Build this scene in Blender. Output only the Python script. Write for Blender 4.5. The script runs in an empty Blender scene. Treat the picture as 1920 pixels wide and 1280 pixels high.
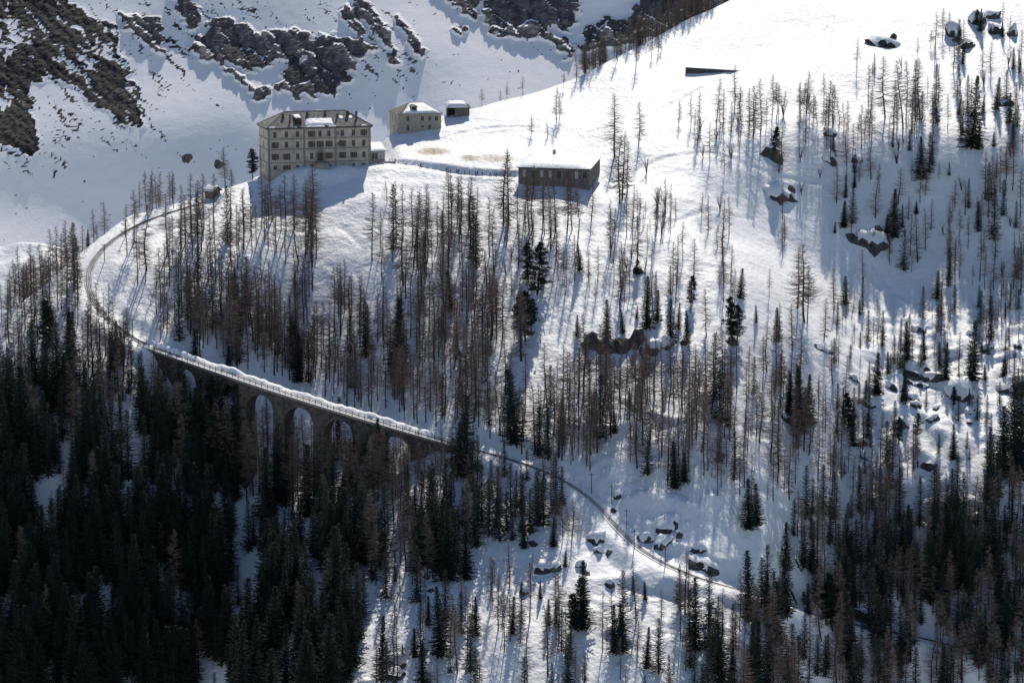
import bpy, bmesh, math, random
import numpy as np
from mathutils import Vector, Matrix

sc = bpy.context.scene
col = sc.collection
R = math.radians

# ------------------------------------------------------------------ camera
PITCH = R(9.9)
HFOV = R(20.0)
FPX = 960.0 / math.tan(HFOV / 2)          # focal length in photograph pixels (1920 wide)
cam_d = bpy.data.cameras.new('camera')
cam = bpy.data.objects.new('camera', cam_d)
col.objects.link(cam)
cam_d.sensor_fit = 'HORIZONTAL'
cam_d.angle = HFOV
cam_d.clip_start = 1.0
cam_d.clip_end = 6000.0
cam.location = (0, 0, 0)
cam.rotation_euler = (math.pi / 2 - PITCH, 0, 0)
sc.camera = cam

# ------------------------------------------------------------------ sky, sun, exposure
SUN_EL, SUN_AZ = R(47.0), R(7.0)          # behind the hill, a little to the right
world = bpy.data.worlds.new('World')
sc.world = world
world.use_nodes = True
wn = world.node_tree
sky = wn.nodes.new('ShaderNodeTexSky')
sky.sky_type = 'NISHITA'
sky.sun_disc = False
sky.sun_elevation = SUN_EL
sky.sun_rotation = SUN_AZ
sky.altitude = 1900.0
sky.dust_density = 0.5
sky.ozone_density = 1.0
tint = wn.nodes.new('ShaderNodeMix'); tint.data_type = 'RGBA'; tint.blend_type = 'MULTIPLY'; tint.inputs[0].default_value = 1.0
tint.inputs[7].default_value = (0.95, 0.98, 1.01, 1)
wn.links.new(sky.outputs[0], tint.inputs[6]); wn.links.new(tint.outputs[2], wn.nodes['Background'].inputs[0])
wn.nodes['Background'].inputs[1].default_value = 0.10
sun_d = bpy.data.lights.new('sun', 'SUN')
sun_d.energy = 4.1
sun_d.angle = R(0.53)
sun_d.color = (1.0, 0.935, 0.83)
sun = bpy.data.objects.new('sun', sun_d)
col.objects.link(sun)
SUNV = Vector((math.sin(SUN_AZ) * math.cos(SUN_EL), math.cos(SUN_AZ) * math.cos(SUN_EL), math.sin(SUN_EL)))
sun.rotation_euler = SUNV.to_track_quat('Z', 'Y').to_euler()
sun.location = (200, 1500, 900)
sc.view_settings.view_transform = 'Standard'
sc.view_settings.look = 'None'
sc.view_settings.gamma = 1.0
sc.view_settings.use_curve_mapping = False
sc.view_settings.exposure = 0.15
sc.cycles.max_bounces = 6
sc.cycles.diffuse_bounces = 3
sc.cycles.transparent_max_bounces = 4

# ------------------------------------------------------------------ helpers: noise, projection
rng = np.random.default_rng(7)
random.seed(7)
_P = rng.permutation(512).astype(np.int64)
_G = np.stack([np.cos(np.linspace(0, 2 * np.pi, 64, False)), np.sin(np.linspace(0, 2 * np.pi, 64, False))], 1)

def pn(x, y, seed=0):
    x = np.asarray(x, float); y = np.asarray(y, float)
    xi = np.floor(x).astype(np.int64); yi = np.floor(y).astype(np.int64)
    xf = x - xi; yf = y - yi
    u = xf * xf * xf * (xf * (xf * 6 - 15) + 10); v = yf * yf * yf * (yf * (yf * 6 - 15) + 10)
    def g(ix, iy, fx, fy):
        h = _P[(_P[(_P[(ix + seed * 57) & 511] + iy) & 511] + seed * 131) & 511] & 63
        return _G[h, 0] * fx + _G[h, 1] * fy
    a = g(xi, yi, xf, yf); b = g(xi + 1, yi, xf - 1, yf)
    c = g(xi, yi + 1, xf, yf - 1); d = g(xi + 1, yi + 1, xf - 1, yf - 1)
    return (a + (b - a) * u + (c - a) * v + (a - b - c + d) * u * v) * 1.5

def fbm(x, y, octaves=4, seed=0, gain=0.5):
    s = 0; amp = 1.0; f = 1.0
    for o in range(octaves):
        s = s + amp * pn(x * f, y * f, seed + o); amp *= gain; f *= 2.03
    return s

def sstep(a, b, x):
    t = np.clip((np.asarray(x, float) - a) / (b - a), 0, 1)
    return t * t * (3 - 2 * t)

CP, SP = math.cos(PITCH), math.sin(PITCH)

def raydir(px, py):
    """Direction through a photograph pixel, scaled so that its y component is 1."""
    u = (np.asarray(px, float) - 960) / FPX; v = (640 - np.asarray(py, float)) / FPX
    dy = CP + v * SP; dz = -SP + v * CP
    return u / dy, dz / dy

def proj(x, y, z):
    f = y * CP - z * SP; up = y * SP + z * CP
    return 960 + FPX * x / f, 640 - FPX * up / f

def at(px, py, y):
    dx, dz = raydir(px, py)
    return Vector((float(dx * y), float(y), float(dz * y)))

def inpoly(px, py, poly):
    px = np.asarray(px, float); py = np.asarray(py, float)
    ins = np.zeros(px.shape, bool); n = len(poly)
    for i in range(n):
        x1, y1 = poly[i]; x2, y2 = poly[(i + 1) % n]
        if y1 == y2: continue
        c = ((y1 > py) != (y2 > py)) & (px < (x2 - x1) * (py - y1) / (y2 - y1) + x1)
        ins ^= c
    return ins

# ------------------------------------------------------------------ terrain shape
YS = np.arange(440.0, 1400.0, 1.0)
def knots(ys, zs, sig=7.0):
    z = np.interp(YS, ys, zs)
    k = np.exp(-0.5 * (np.arange(-30, 31) / sig) ** 2); k /= k.sum()
    return np.convolve(np.pad(z, 30, mode='reflect', reflect_type='odd'), k, 'valid')
Z_MAIN = knots([440, 560, 690, 740, 800, 850, 900, 960, 1030, 1150, 1400], [-330, -275, -206, -181, -146, -121, -102, -81, -55, -10, 90])
Z_RIGHT = knots([440, 560, 700, 742, 790, 840, 884, 922, 960, 1030, 1150, 1400], [-390, -350, -272, -232, -177, -153, -139, -95.5, -80, -52, 0, 110])
Z_LEFT = knots([440, 560, 690, 730, 788, 802, 850, 900, 960, 1030, 1400], [-390, -350, -262, -224, -154, -145, -121, -102, -81, -55, 90])

def front(x, y):
    x = np.asarray(x, float); y = np.asarray(y, float)
    m = np.interp(y, YS, Z_MAIN); r = np.interp(y, YS, Z_RIGHT); l = np.interp(y, YS, Z_LEFT)
    wob = 10 * pn(x / 60, y / 60, 3)
    wr = sstep(48, 118, x + wob); wl = sstep(-38, -98, x + wob * 0.6)
    z = m + (r - m) * wr + (l - m) * wl
    # ravine that the viaduct crosses
    xc = -68 + (y - 795) * 0.22
    s = np.where(y > 795, np.exp(-((y - 795) / 52.0) ** 2), np.exp(-((795 - y) / 70.0) ** 2))
    z = z - 29.0 * np.exp(-((x - xc) / np.where(x > xc, 39.0, 25.0)) ** 2) * s
    # broad relief
    z = z + 1.6 * pn(x / 38, y / 38, 11) + 0.8 * pn(x / 17, y / 17, 12) * sstep(930, 880, y)
    return z

def march(fn, px, py, y0=600.0, y1=1130.0, n=1060):
    dx, dz = raydir(px, py)
    dx = np.atleast_1d(dx); dz = np.atleast_1d(dz)
    yy = np.linspace(y0, y1, n)
    g = dz[:, None] * yy[None] - fn(dx[:, None] * yy[None], np.broadcast_to(yy[None], (len(dx), n)))
    below = g < 0
    hit = below.any(1); i = np.argmax(below, 1); i = np.maximum(i, 1)
    k = np.arange(len(dx))
    g0 = g[k, i - 1]; g1 = g[k, i]
    t = np.where(np.abs(g0 - g1) > 1e-9, g0 / (g0 - g1), 0)
    y = yy[i - 1] + (yy[i] - yy[i - 1]) * np.clip(t, 0, 1)
    return dx * y, y, dz * y, hit

RIDGE = [(-260, 760), (-120, 680), (0, 588), (90, 528), (150, 470), (235, 404), (330, 376), (390, 358), (480, 334), (560, 312), (640, 285), (700, 262), (722, 256), (740, 244), (800, 222), (840, 212), (880, 203), (1000, 172), (1100, 135), (1190, 88), (1280, 38), (1365, 0), (1480, -60), (1620, -130), (1800, -190), (2100, -260), (2500, -320)]
_rx, _ry, _rz, _ = march(front, [p[0] for p in RIDGE], [p[1] for p in RIDGE], 560, 1380, 1600)
_o = np.argsort(_rx)
RX, RY, RZ = _rx[_o], _ry[_o], _rz[_o]

def ridge_y(x): return np.interp(x, RX, RY)

def hill_raw(x, y):
    f = front(x, y)
    ry = ridge_y(x); rz = np.interp(x, RX, RZ)
    b = rz - 0.72 * (y - ry) + 0.5
    b = np.maximum(b, -330)
    k = 3.0
    h = np.clip(0.5 + 0.5 * (b - f) / k, 0, 1)
    z = b * (1 - h) + f * h - k * h * (1 - h)
    # second shoulder behind the ridge at the left
    bump = -126.5 - 0.010 * (x + 152) ** 2 * 0.35 - np.where(y > 905, 0.8 * (y - 905), 0.55 * (905 - y)) + 1.5 * pn(x / 9, y / 9, 31)
    return np.maximum(z, np.where(y > ry + 12, bump, -999))

# places that are levelled: (x, y, z, half x, half y, feather)
def px_xy(px, py, y):
    v = at(px, py, y); return v.x, v.y, v.z
HOTEL = at(503, 341, 894.0)          # foot of the near left corner
HOTEL_ANG = R(15.5)

def seg_dist(x, y, P):
    """Distance to a 3D polyline in plan, and the height of the nearest point."""
    best = np.full(x.shape, 1e9); zz = np.zeros(x.shape)
    for (a, b) in zip(P[:-1], P[1:]):
        ax, ay, az = a; bx, by, bz = b
        dx, dy = bx - ax, by - ay; L2 = dx * dx + dy * dy + 1e-9
        t = np.clip(((x - ax) * dx + (y - ay) * dy) / L2, 0, 1)
        d = np.hypot(x - ax - t * dx, y - ay - t * dy)
        m = d < best
        best = np.where(m, d, best); zz = np.where(m, az + t * (bz - az), zz)
    return best, zz

def smooth_path(pts, step=2.0, rounds=30):
    P = np.array(pts, float)
    d = np.r_[0, np.cumsum(np.linalg.norm(np.diff(P, axis=0), axis=1))]
    s = np.arange(0, d[-1] + step * .5, step)
    Q = np.stack([np.interp(s, d, P[:, i]) for i in range(3)], 1)
    for _ in range(rounds):
        Q[1:-1] = 0.25 * Q[:-2] + 0.5 * Q[1:-1] + 0.25 * Q[2:]
    return Q

def from_px(pts):
    x, y, z, h = march(hill_raw, [p[0] for p in pts], [p[1] for p in pts])
    return np.stack([x, y, z], 1)

UP_PX = [(372, 384), (330, 394), (285, 408), (235, 431), (195, 460), (170, 490), (160, 522), (168, 556), (195, 596), (230, 624), (272, 648)]
UP = from_px(UP_PX)
VIA_A = UP[-1].copy()
DN_PX = [(884, 842), (930, 853), (985, 868), (1040, 888), (1085, 912), (1120, 942), (1148, 980), (1180, 1020), (1235, 1058), (1320, 1092), (1420, 1122), (1520, 1146), (1640, 1172), (1740, 1196), (1850, 1226), (1960, 1258), (2080, 1296)]
DN = from_px(DN_PX)
VIA_B = DN[0].copy()
def bed(P):
    Q = smooth_path(P, 2.0, 12)
    Q[:, 2] = hill_raw(Q[:, 0], Q[:, 1])
    for _ in range(60): Q[1:-1, 2] = 0.25 * Q[:-2, 2] + 0.5 * Q[1:-1, 2] + 0.25 * Q[2:, 2]
    return Q
UPP = bed(UP); DNP = bed(DN)
VIA_A = UPP[-1].copy(); VIA_B = DNP[0].copy()
PATH_PX = [(722, 302), (760, 307), (795, 315), (840, 322), (880, 326), (930, 329), (968, 331)]
PATHW = smooth_path(from_px(PATH_PX), 2.0, 20)

def hill(x, y):
    z = hill_raw(x, y)
    # hotel terrace: level strip in front of the facade, dropping off at its left end
    ux, uy = math.cos(HOTEL_ANG), math.sin(HOTEL_ANG)
    a = (x - HOTEL.x) * ux + (y - HOTEL.y) * uy; b = -(x - HOTEL.x) * uy + (y - HOTEL.y) * ux
    zt = HOTEL.z + 4.3 * sstep(-1.0, 9.0, a) + 0.3 * np.sin(a * 0.6)
    w = sstep(-9, -1, a) * sstep(44, 34, a) * sstep(-9, -2, b) * sstep(26, 15, b)
    z = z + (zt - z) * w
    # railway bench
    for P in (UPP, DNP):
        d, zz = seg_dist(x, y, P)
        w = sstep(8.5, 3.0, d)
        z = z + (zz - z) * w
    # trodden path cut into the slope
    d, zz = seg_dist(x, y, PATHW)
    z = z + (zz - 0.7 - z) * sstep(3.4, 1.7, d)
    # fine relief of the snow
    qx, qy = x, y
    dR = np.minimum(seg_dist(x, y, UPP)[0], seg_dist(x, y, DNP)[0])
    lump = sstep(2.6, 9, dR) * np.clip(sstep(10, 30, qx) * sstep(120, 95, qx) * sstep(800, 780, qy) * sstep(690, 710, qy) + sstep(88, 112, qx) * sstep(880, 855, qy) * sstep(760, 790, qy), 0, 1)
    wx_ = x + 4 * pn(x / 9, y / 9, 23); wy_ = y + 4 * pn(x / 9, y / 9, 24)
    z = z + lump * (3.0 * np.clip(pn(wx_ / 13, wy_ / 9, 21), 0, 1) + 1.2 * np.clip(pn(wx_ / 6, wy_ / 4.5, 22), -0.1, 1) - 0.4)
    fine = 0.20 * pn(x / 6.5 + 0.4 * pn(x / 11, y / 11, 16), y / 4.0, 13) + 0.09 * pn(x / 3.0, y / 1.9, 14) + 0.35 * pn(x / 19, y / 12, 17) * sstep(820, 880, y)
    z = z + fine * sstep(1.5, 6, dR) * (0.6 + 0.4 * sstep(960, 880, y))
    # churned snow beside the path and below the houses
    churn = np.exp(-(((x + 30) / 28) ** 2 + ((y - 915) / 14) ** 2))
    z = z + churn * 0.30 * np.abs(pn(x / 1.7, y / 1.7, 15))
    return z

TRACKS = [[(640, 425), (690, 470), (655, 500), (690, 540), (650, 575)], [(720, 335), (700, 420), (735, 465), (690, 500)], [(1150, 335), (1230, 300), (1330, 285), (1450, 330), (1560, 345)], [(1250, 420), (1330, 395), (1420, 410)], [(1560, 30), (1540, 130), (1510, 190)], [(800, 268), (880, 245), (960, 238), (1010, 240)], [(1640, 500), (1700, 560), (1760, 590)], [(1290, 430), (1310, 470), (1260, 520)], [(620, 500), (660, 535), (640, 590)], [(1100, 250), (1200, 225), (1300, 175), (1420, 110)]]
TRK = [smooth_path(from_px(t), 1.5, 8) for t in TRACKS]
_hill0 = hill
def hill(x, y):
    z = _hill0(x, y); d = np.full(np.shape(x), 1e9)
    for P in TRK: d = np.minimum(d, seg_dist(x, y, P[::2])[0])
    return z - 0.30 * np.exp(-(d / 0.7) ** 2) + 0.10 * np.exp(-((d - 1.6) / 0.7) ** 2)
gx = np.unique(np.r_[np.arange(-330, -176, 6.0), np.arange(-176, 192, 0.9), np.arange(192, 360, 6.0)])
gy = np.unique(np.r_[np.arange(440, 672, 6.0), np.arange(672, 962, 0.72), np.arange(962, 1075, 1.4), np.arange(1075, 1180, 6.0)])
GX, GY = np.meshgrid(gx, gy)
GZ = hill(GX, GY)

def ground(x, y):
    x = np.asarray(x, float); y = np.asarray(y, float)
    i = np.clip(np.searchsorted(gx, x) - 1, 0, len(gx) - 2); j = np.clip(np.searchsorted(gy, y) - 1, 0, len(gy) - 2)
    tx = np.clip((x - gx[i]) / (gx[i + 1] - gx[i]), 0, 1); ty = np.clip((y - gy[j]) / (gy[j + 1] - gy[j]), 0, 1)
    return (GZ[j, i] * (1 - tx) + GZ[j, i + 1] * tx) * (1 - ty) + (GZ[j + 1, i] * (1 - tx) + GZ[j + 1, i + 1] * tx) * ty

def hits(pts):
    """Photograph pixels -> points on the snow surface (None beyond the ridge)."""
    x, y, z, h = march(ground, [p[0] for p in pts], [p[1] for p in pts])
    return x, y, z, h

# ------------------------------------------------------------------ materials
def newmat(name, base, rough=0.8, spec=0.2):
    m = bpy.data.materials.new(name); m.use_nodes = True
    b = m.node_tree.nodes['Principled BSDF']
    b.inputs['Base Color'].default_value = (*base, 1); b.inputs['Roughness'].default_value = rough
    b.inputs['Specular IOR Level'].default_value = spec
    return m

def N(m, t, **kw):
    n = m.node_tree.nodes.new(t)
    for k, v in kw.items(): setattr(n, k, v)
    return n

def varied(name, c1, c2, scale, rough=0.85, bump=0.0, detail=6, spec=0.15, stretch=None, bscale=None, per_object=0.0, bdist=0.1):
    """Noise-mixed colour with optional bump, in object or world metres."""
    m = newmat(name, c1, rough, spec)
    nt = m.node_tree; L = nt.links; b = nt.nodes['Principled BSDF']
    tc = N(m, 'ShaderNodeTexCoord'); mp = N(m, 'ShaderNodeMapping')
    if stretch: mp.inputs['Scale'].default_value = stretch
    L.new(tc.outputs['Object'], mp.inputs['Vector'])
    no = N(m, 'ShaderNodeTexNoise'); no.inputs['Scale'].default_value = scale; no.inputs['Detail'].default_value = detail
    L.new(mp.outputs[0], no.inputs['Vector'])
    cr = N(m, 'ShaderNodeValToRGB'); cr.color_ramp.elements[0].position = 0.32; cr.color_ramp.elements[1].position = 0.68
    cr.color_ramp.elements[0].color = (*c1, 1); cr.color_ramp.elements[1].color = (*c2, 1)
    L.new(no.outputs['Fac'], cr.inputs[0])
    out = cr.outputs[0]
    if per_object:
        oi = N(m, 'ShaderNodeObjectInfo'); hs = N(m, 'ShaderNodeHueSaturation')
        mr = N(m, 'ShaderNodeMapRange'); mr.inputs['To Min'].default_value = 1 - per_object; mr.inputs['To Max'].default_value = 1 + per_object
        L.new(oi.outputs['Random'], mr.inputs['Value']); L.new(mr.outputs[0], hs.inputs['Value']); L.new(out, hs.inputs['Color']); out = hs.outputs[0]
    L.new(out, b.inputs['Base Color'])
    if bump:
        nb = N(m, 'ShaderNodeTexNoise'); nb.inputs['Scale'].default_value = bscale or scale * 3; nb.inputs['Detail'].default_value = 5
        L.new(mp.outputs[0], nb.inputs['Vector'])
        bp = N(m, 'ShaderNodeBump'); bp.inputs['Strength'].default_value = bump; bp.inputs['Distance'].default_value = bdist
        L.new(nb.outputs['Fac'], bp.inputs['Height']); L.new(bp.outputs[0], b.inputs['Normal'])
    return m

def snow_mat(name, dirt=False):
    m = varied(name, (0.80, 0.80, 0.81), (0.86, 0.86, 0.86), 0.35, rough=0.55, bump=0.7, bscale=0.7, spec=0.25, bdist=0.45)
    if dirt:
        nt = m.node_tree; L = nt.links; b = nt.nodes['Principled BSDF']
        src = b.inputs['Base Color'].links[0].from_socket
        a = N(m, 'ShaderNodeAttribute'); a.attribute_name = 'dirt'
        no = N(m, 'ShaderNodeTexNoise'); no.inputs['Scale'].default_value = 0.9; no.inputs['Detail'].default_value = 8; no.inputs['Roughness'].default_value = 0.7
        tc = N(m, 'ShaderNodeTexCoord'); L.new(tc.outputs['Object'], no.inputs['Vector'])
        mu = N(m, 'ShaderNodeMath', operation='MULTIPLY'); L.new(a.outputs['Fac'], mu.inputs[0]); L.new(no.outputs['Fac'], mu.inputs[1])
        mr = N(m, 'ShaderNodeMapRange'); mr.inputs['From Min'].default_value = 0.18; mr.inputs['From Max'].default_value = 0.6; L.new(mu.outputs[0], mr.inputs['Value'])
        mx = N(m, 'ShaderNodeMix', data_type='RGBA'); L.new(mr.outputs[0], mx.inputs[0]); L.new(src, mx.inputs[6]); mx.inputs[7].default_value = (0.24, 0.17, 0.11, 1)
        L.new(mx.outputs[2], b.inputs['Base Color'])
    return m

M_SNOW = snow_mat('snow', True)
M_SNOWP = snow_mat('snow_plain')
M_ROCK = varied('rock', (0.035, 0.034, 0.036), (0.13, 0.12, 0.11), 0.8, bump=0.8, bscale=1.6, bdist=0.3, per_object=0.25)

# ------------------------------------------------------------------ mesh helpers
def mesh_np(name, V, F, mats, fmat=None, smooth=False):
    """V (n,3), F (m,3|4) int array."""
    V = np.asarray(V, np.float32); F = np.asarray(F, np.int32); k = F.shape[1]
    me = bpy.data.meshes.new(name)
    me.vertices.add(len(V)); me.vertices.foreach_set('co', V.ravel())
    me.loops.add(F.size); me.loops.foreach_set('vertex_index', F.ravel())
    me.polygons.add(len(F)); me.polygons.foreach_set('loop_start', np.arange(0, F.size, k, dtype=np.int32))
    for m in mats: me.materials.append(m)
    if fmat is not None: me.polygons.foreach_set('material_index', np.asarray(fmat, np.int32))
    me.polygons.foreach_set('use_smooth', np.full(len(F), smooth))
    me.update(calc_edges=True); me.validate()
    return me

def link(name, me, parent=None, loc=None, rz=None):
    o = bpy.data.objects.new(name, me); col.objects.link(o)
    if parent: o.parent = parent
    if loc is not None: o.location = loc
    if rz is not None: o.rotation_euler = (0, 0, rz)
    return o

def tag(o, label=None, cat=None, group=None, kind=None):
    if label: o['label'] = label
    if cat: o['category'] = cat
    if group: o['group'] = group
    if kind: o['kind'] = kind
    return o

def grid_faces(nx, ny):
    i, j = np.meshgrid(np.arange(nx - 1), np.arange(ny - 1))
    a = (j * nx + i).ravel()
    return np.stack([a, a + 1, a + nx + 1, a + nx], 1)

def add_attr(me, name, vals):
    at_ = me.attributes.new(name, 'FLOAT', 'POINT'); at_.data.foreach_set('value', np.asarray(vals, np.float32).ravel())

# ------------------------------------------------------------------ hillside
me = mesh_np('hillside', np.stack([GX.ravel(), GY.ravel(), GZ.ravel()], 1), grid_faces(len(gx), len(gy)), [M_SNOW], smooth=True)
ppx, ppy = proj(GX, GY, GZ)
def ell(cx, cy, rx, ry, k=1.0): return k * np.exp(-(((ppx - cx) / rx) ** 2 + ((ppy - cy) / ry) ** 2))
dirt = ell(812, 284, 38, 8, 1.5) + ell(878, 297, 12, 5, 1.8) + ell(925, 297, 46, 10, 1.15) + ell(740, 305, 22, 7, 0.6) + ell(1000, 300, 40, 8, 0.35) + ell(780, 318, 60, 8, 0.3) + ell(950, 345, 25, 10, 0.3)
dd = np.minimum(seg_dist(GX, GY, UPP)[0], seg_dist(GX, GY, DNP)[0])
dirt = dirt + 0.5 * np.exp(-((dd - 0.9) / 0.8) ** 2)
add_attr(me, 'dirt', dirt)
tag(link('hillside', me), kind='structure')

# ------------------------------------------------------------------ far side of the valley
PY = np.array([(1060, -300), (1150, -272), (1250, -187), (1300, -145), (1350, -103), (1400, -62), (1430, -36), (1470, -5), (1540, 60), (1640, 120), (1800, 180)], float)
pd = np.r_[0, np.cumsum(np.hypot(*np.diff(PY, axis=0).T))]
ts = np.unique(np.r_[np.arange(0, 160, 6.0), np.arange(160, 420, 0.95), np.arange(420, pd[-1], 8.0)])
py_ = np.interp(ts, pd, PY[:, 0]); pz_ = np.interp(ts, pd, PY[:, 1])
k = np.exp(-0.5 * (np.arange(-12, 13) / 5.0) ** 2); k /= k.sum()
fx = np.unique(np.r_[np.arange(-520, -262, 8.0), np.arange(-262, 120, 1.0), np.arange(120, 460, 8.0)])
FX, FT = np.meshgrid(fx, ts)
FY = np.broadcast_to(py_[:, None], FX.shape).copy(); FZ = np.broadcast_to(pz_[:, None], FX.shape).copy()
# the bed of the couloir runs down to the right of the dark slope and up behind the hotel
bx = -165 + (FT - 200) * 0.10
FY = FY + 26 * np.exp(-((FX - bx) / 60) ** 2) - 22 * np.exp(-((FX + 270) / 55) ** 2) + 9 * pn(FX / 70, FT / 70, 41)
fpx, fpy = proj(FX, FY, FZ)
wx = fpx + 16 * pn(FX / 16, FT / 16, 42) + 7 * pn(FX / 5, FT / 5, 43); wy = fpy + 14 * pn(FX / 16, FT / 16, 44) + 6 * pn(FX / 5, FT / 5, 45)
def worley(x, y, seed):
    """Nearest feature point of a jittered grid: its offset, its position and a random value."""
    xi = np.floor(x).astype(np.int64); yi = np.floor(y).astype(np.int64)
    best = np.full(x.shape, 1e9); sec = np.full(x.shape, 1e9); bx_ = np.zeros(x.shape); by_ = np.zeros(x.shape); rv = np.zeros(x.shape)
    for oi in (-1, 0, 1):
        for oj in (-1, 0, 1):
            h = _P[(_P[(xi + oi + seed * 71) & 511] + yi + oj) & 511]; h2 = _P[(h + 37 + seed) & 511]
            fx_ = xi + oi + 0.1 + 0.8 * h / 512.0; fy_ = yi + oj + 0.1 + 0.8 * h2 / 512.0
            d_ = (x - fx_) ** 2 + (y - fy_) ** 2; m_ = d_ < best
            sec = np.where(m_, best, np.minimum(sec, d_)); best = np.where(m_, d_, best)
            bx_ = np.where(m_, fx_, bx_); by_ = np.where(m_, fy_, by_); rv = np.where(m_, _P[(h2 + h) & 511] / 512.0, rv)
    return np.sqrt(best), np.sqrt(sec), bx_, by_, rv
skx = FX + 0.35 * FT                       # joints lean to the right as they rise
wpx_ = skx + 2.2 * pn(FX / 7, FT / 7, 42); wpt_ = FT + 2.2 * pn(FX / 7, FT / 7, 44)
c1, c1b, cbx, cby, rv1 = worley(wpx_ / 8.5, wpt_ / 19.0, 1)
c2, c2b, dbx, dby, rv2 = worley(wpx_ / 2.6, wpt_ / 4.2, 2)
# outlines follow the small blocks, so that they are angular
ex = dbx * 2.6 - 0.35 * dby * 4.2; et = dby * 4.2
gyi = np.interp(et, ts, py_); gzi = np.interp(et, ts, pz_)
gyi = gyi + (FY - np.broadcast_to(py_[:, None], FX.shape))
wx, wy = proj(ex, gyi, gzi)
wx = wx + 10 * pn(FX / 22, FT / 22, 58); wy = wy + 8 * pn(FX / 22, FT / 22, 59)
sxw = fpx + 9 * pn(FX / 12, FT / 12, 42) + 6 * pn(FX / 3.5, FT / 3.5, 43); syw = fpy + 9 * pn(FX / 12, FT / 12, 44) + 6 * pn(FX / 3.5, FT / 3.5, 45)
rock = np.zeros(FX.shape); scrub = np.zeros(FX.shape)
POLY = {
 'slope': [(-400, -300), (120, -300), (130, 0), (165, 25), (215, 55), (232, 120), (262, 180), (268, 240), (232, 235), (205, 215), (165, 190), (140, 165), (115, 150), (60, 150), (60, 225), (82, 255), (62, 300), (20, 275), (-30, 250), (-400, 330)],
 'band': [(225, 20), (300, 40), (306, 70), (312, 105), (288, 98), (262, 62), (230, 50)],
 'tip': [(300, -300), (350, -300), (366, 10), (376, 58), (345, 48), (325, 20)],
 'stone': [(392, 34), (432, 30), (424, 54), (396, 54)],
 'crag': [(358, 96), (395, 54), (415, 66), (432, 46), (468, 47), (482, 60), (560, 60), (602, 68), (640, 66), (662, 120), (650, 150), (622, 178), (560, 188), (535, 178), (505, 172), (490, 186), (462, 172), (430, 140), (402, 118), (372, 108)],
 'rib': [(640, 0), (662, 10), (690, 60), (684, 80), (660, 50), (640, 36)],
 'ribb': [(668, -40), (700, 20), (735, 90), (752, 122), (735, 118), (700, 60), (668, 20)],
 'ribc': [(735, 25), (770, 55), (798, 100), (792, 108), (765, 92), (748, 60)],
 'ribd': [(640, 70), (680, 72), (706, 92), (672, 112), (645, 112)],
 'boulder': [(846, 56), (870, 50), (881, 60), (868, 70)],
 'wall': [(700, -600), (1600, -600), (1400, 60), (1180, 80), (1120, 96), (1062, 112), (1030, 88), (985, 74), (935, 66), (905, 50), (892, 36), (862, 22), (840, 4), (800, -40)],
}
HOLES = {'a': [(452, 150), (480, 128), (530, 112), (545, 128), (530, 150), (512, 168), (480, 165)], 'b': [(420, 120), (445, 120), (470, 130), (450, 140), (425, 134)],
 'c': [(1085, -20), (1150, -30), (1195, 4), (1175, 40), (1130, 34), (1098, 62), (1086, 110), (1072, 90), (1082, 40)], 'd': [(1022, 52), (1036, 40), (1075, 72), (1040, 72)], 'e': [(550, 100), (575, 108), (585, 122), (560, 118)], 'f': [(895, 40), (905, -40), (912, -40), (902, 60)]}
for kx, p in POLY.items():
    if kx == 'slope':
        m = inpoly(sxw, syw, p); scrub = np.maximum(scrub, m)
    else: m = inpoly(wx, wy, p)
    rock = np.maximum(rock, m)
for p in HOLES.values(): rock[inpoly(wx, wy, p)] = 0
# snow in the gullies of the dark slope; streaks run down to the right
sx = FX * 0.80 + FT * 0.60; sy = -FX * 0.60 + FT * 0.80
st = fbm(sx / 4.2 + 0.7 * pn(FX / 9, FT / 9, 56), sy / 30, 5, 46, 0.62)
d1 = np.zeros(FX.shape)
for (cx, cy, rx, ry, kk) in ((200, 190, 90, 60, .9), (70, 260, 80, 70, 1.0), (265, 220, 60, 70, .7), (310, 120, 30, 45, .8), (700, 90, 90, 60, .5), (740, 130, 50, 30, .6), (420, 40, 130, 60, .5), (560, 20, 200, 30, .5), (150, 60, 200, 80, .5)):
    d1 += kk * np.exp(-(((fpx - cx) / rx) ** 2 + ((fpy - cy) / ry) ** 2))
rock = np.where((scrub > 0) & (st + 0.35 * pn(FX / 1.7, FT / 1.7, 69) > 0.36 + 0.4 * pn(FX / 26, FT / 26, 57)), 0, rock)
scat = ((st * 0.8 + 0.7 * fbm(FX / 1.9, FT / 1.9, 3, 48)) > 1.02 - 0.66 * d1) & (fpy > -60)
scat = np.maximum(scat * 0.8, ((st > 0.18) & (fbm(FX / 3, FT / 3, 3, 63) > 0.1) & (d1 > 0.35)) * 0.55)
speck = pn(FX / 1.6, FT / 1.6, 49)
spk = (speck > 0.99 - 0.16 * d1) & (fpy < 330)
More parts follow.
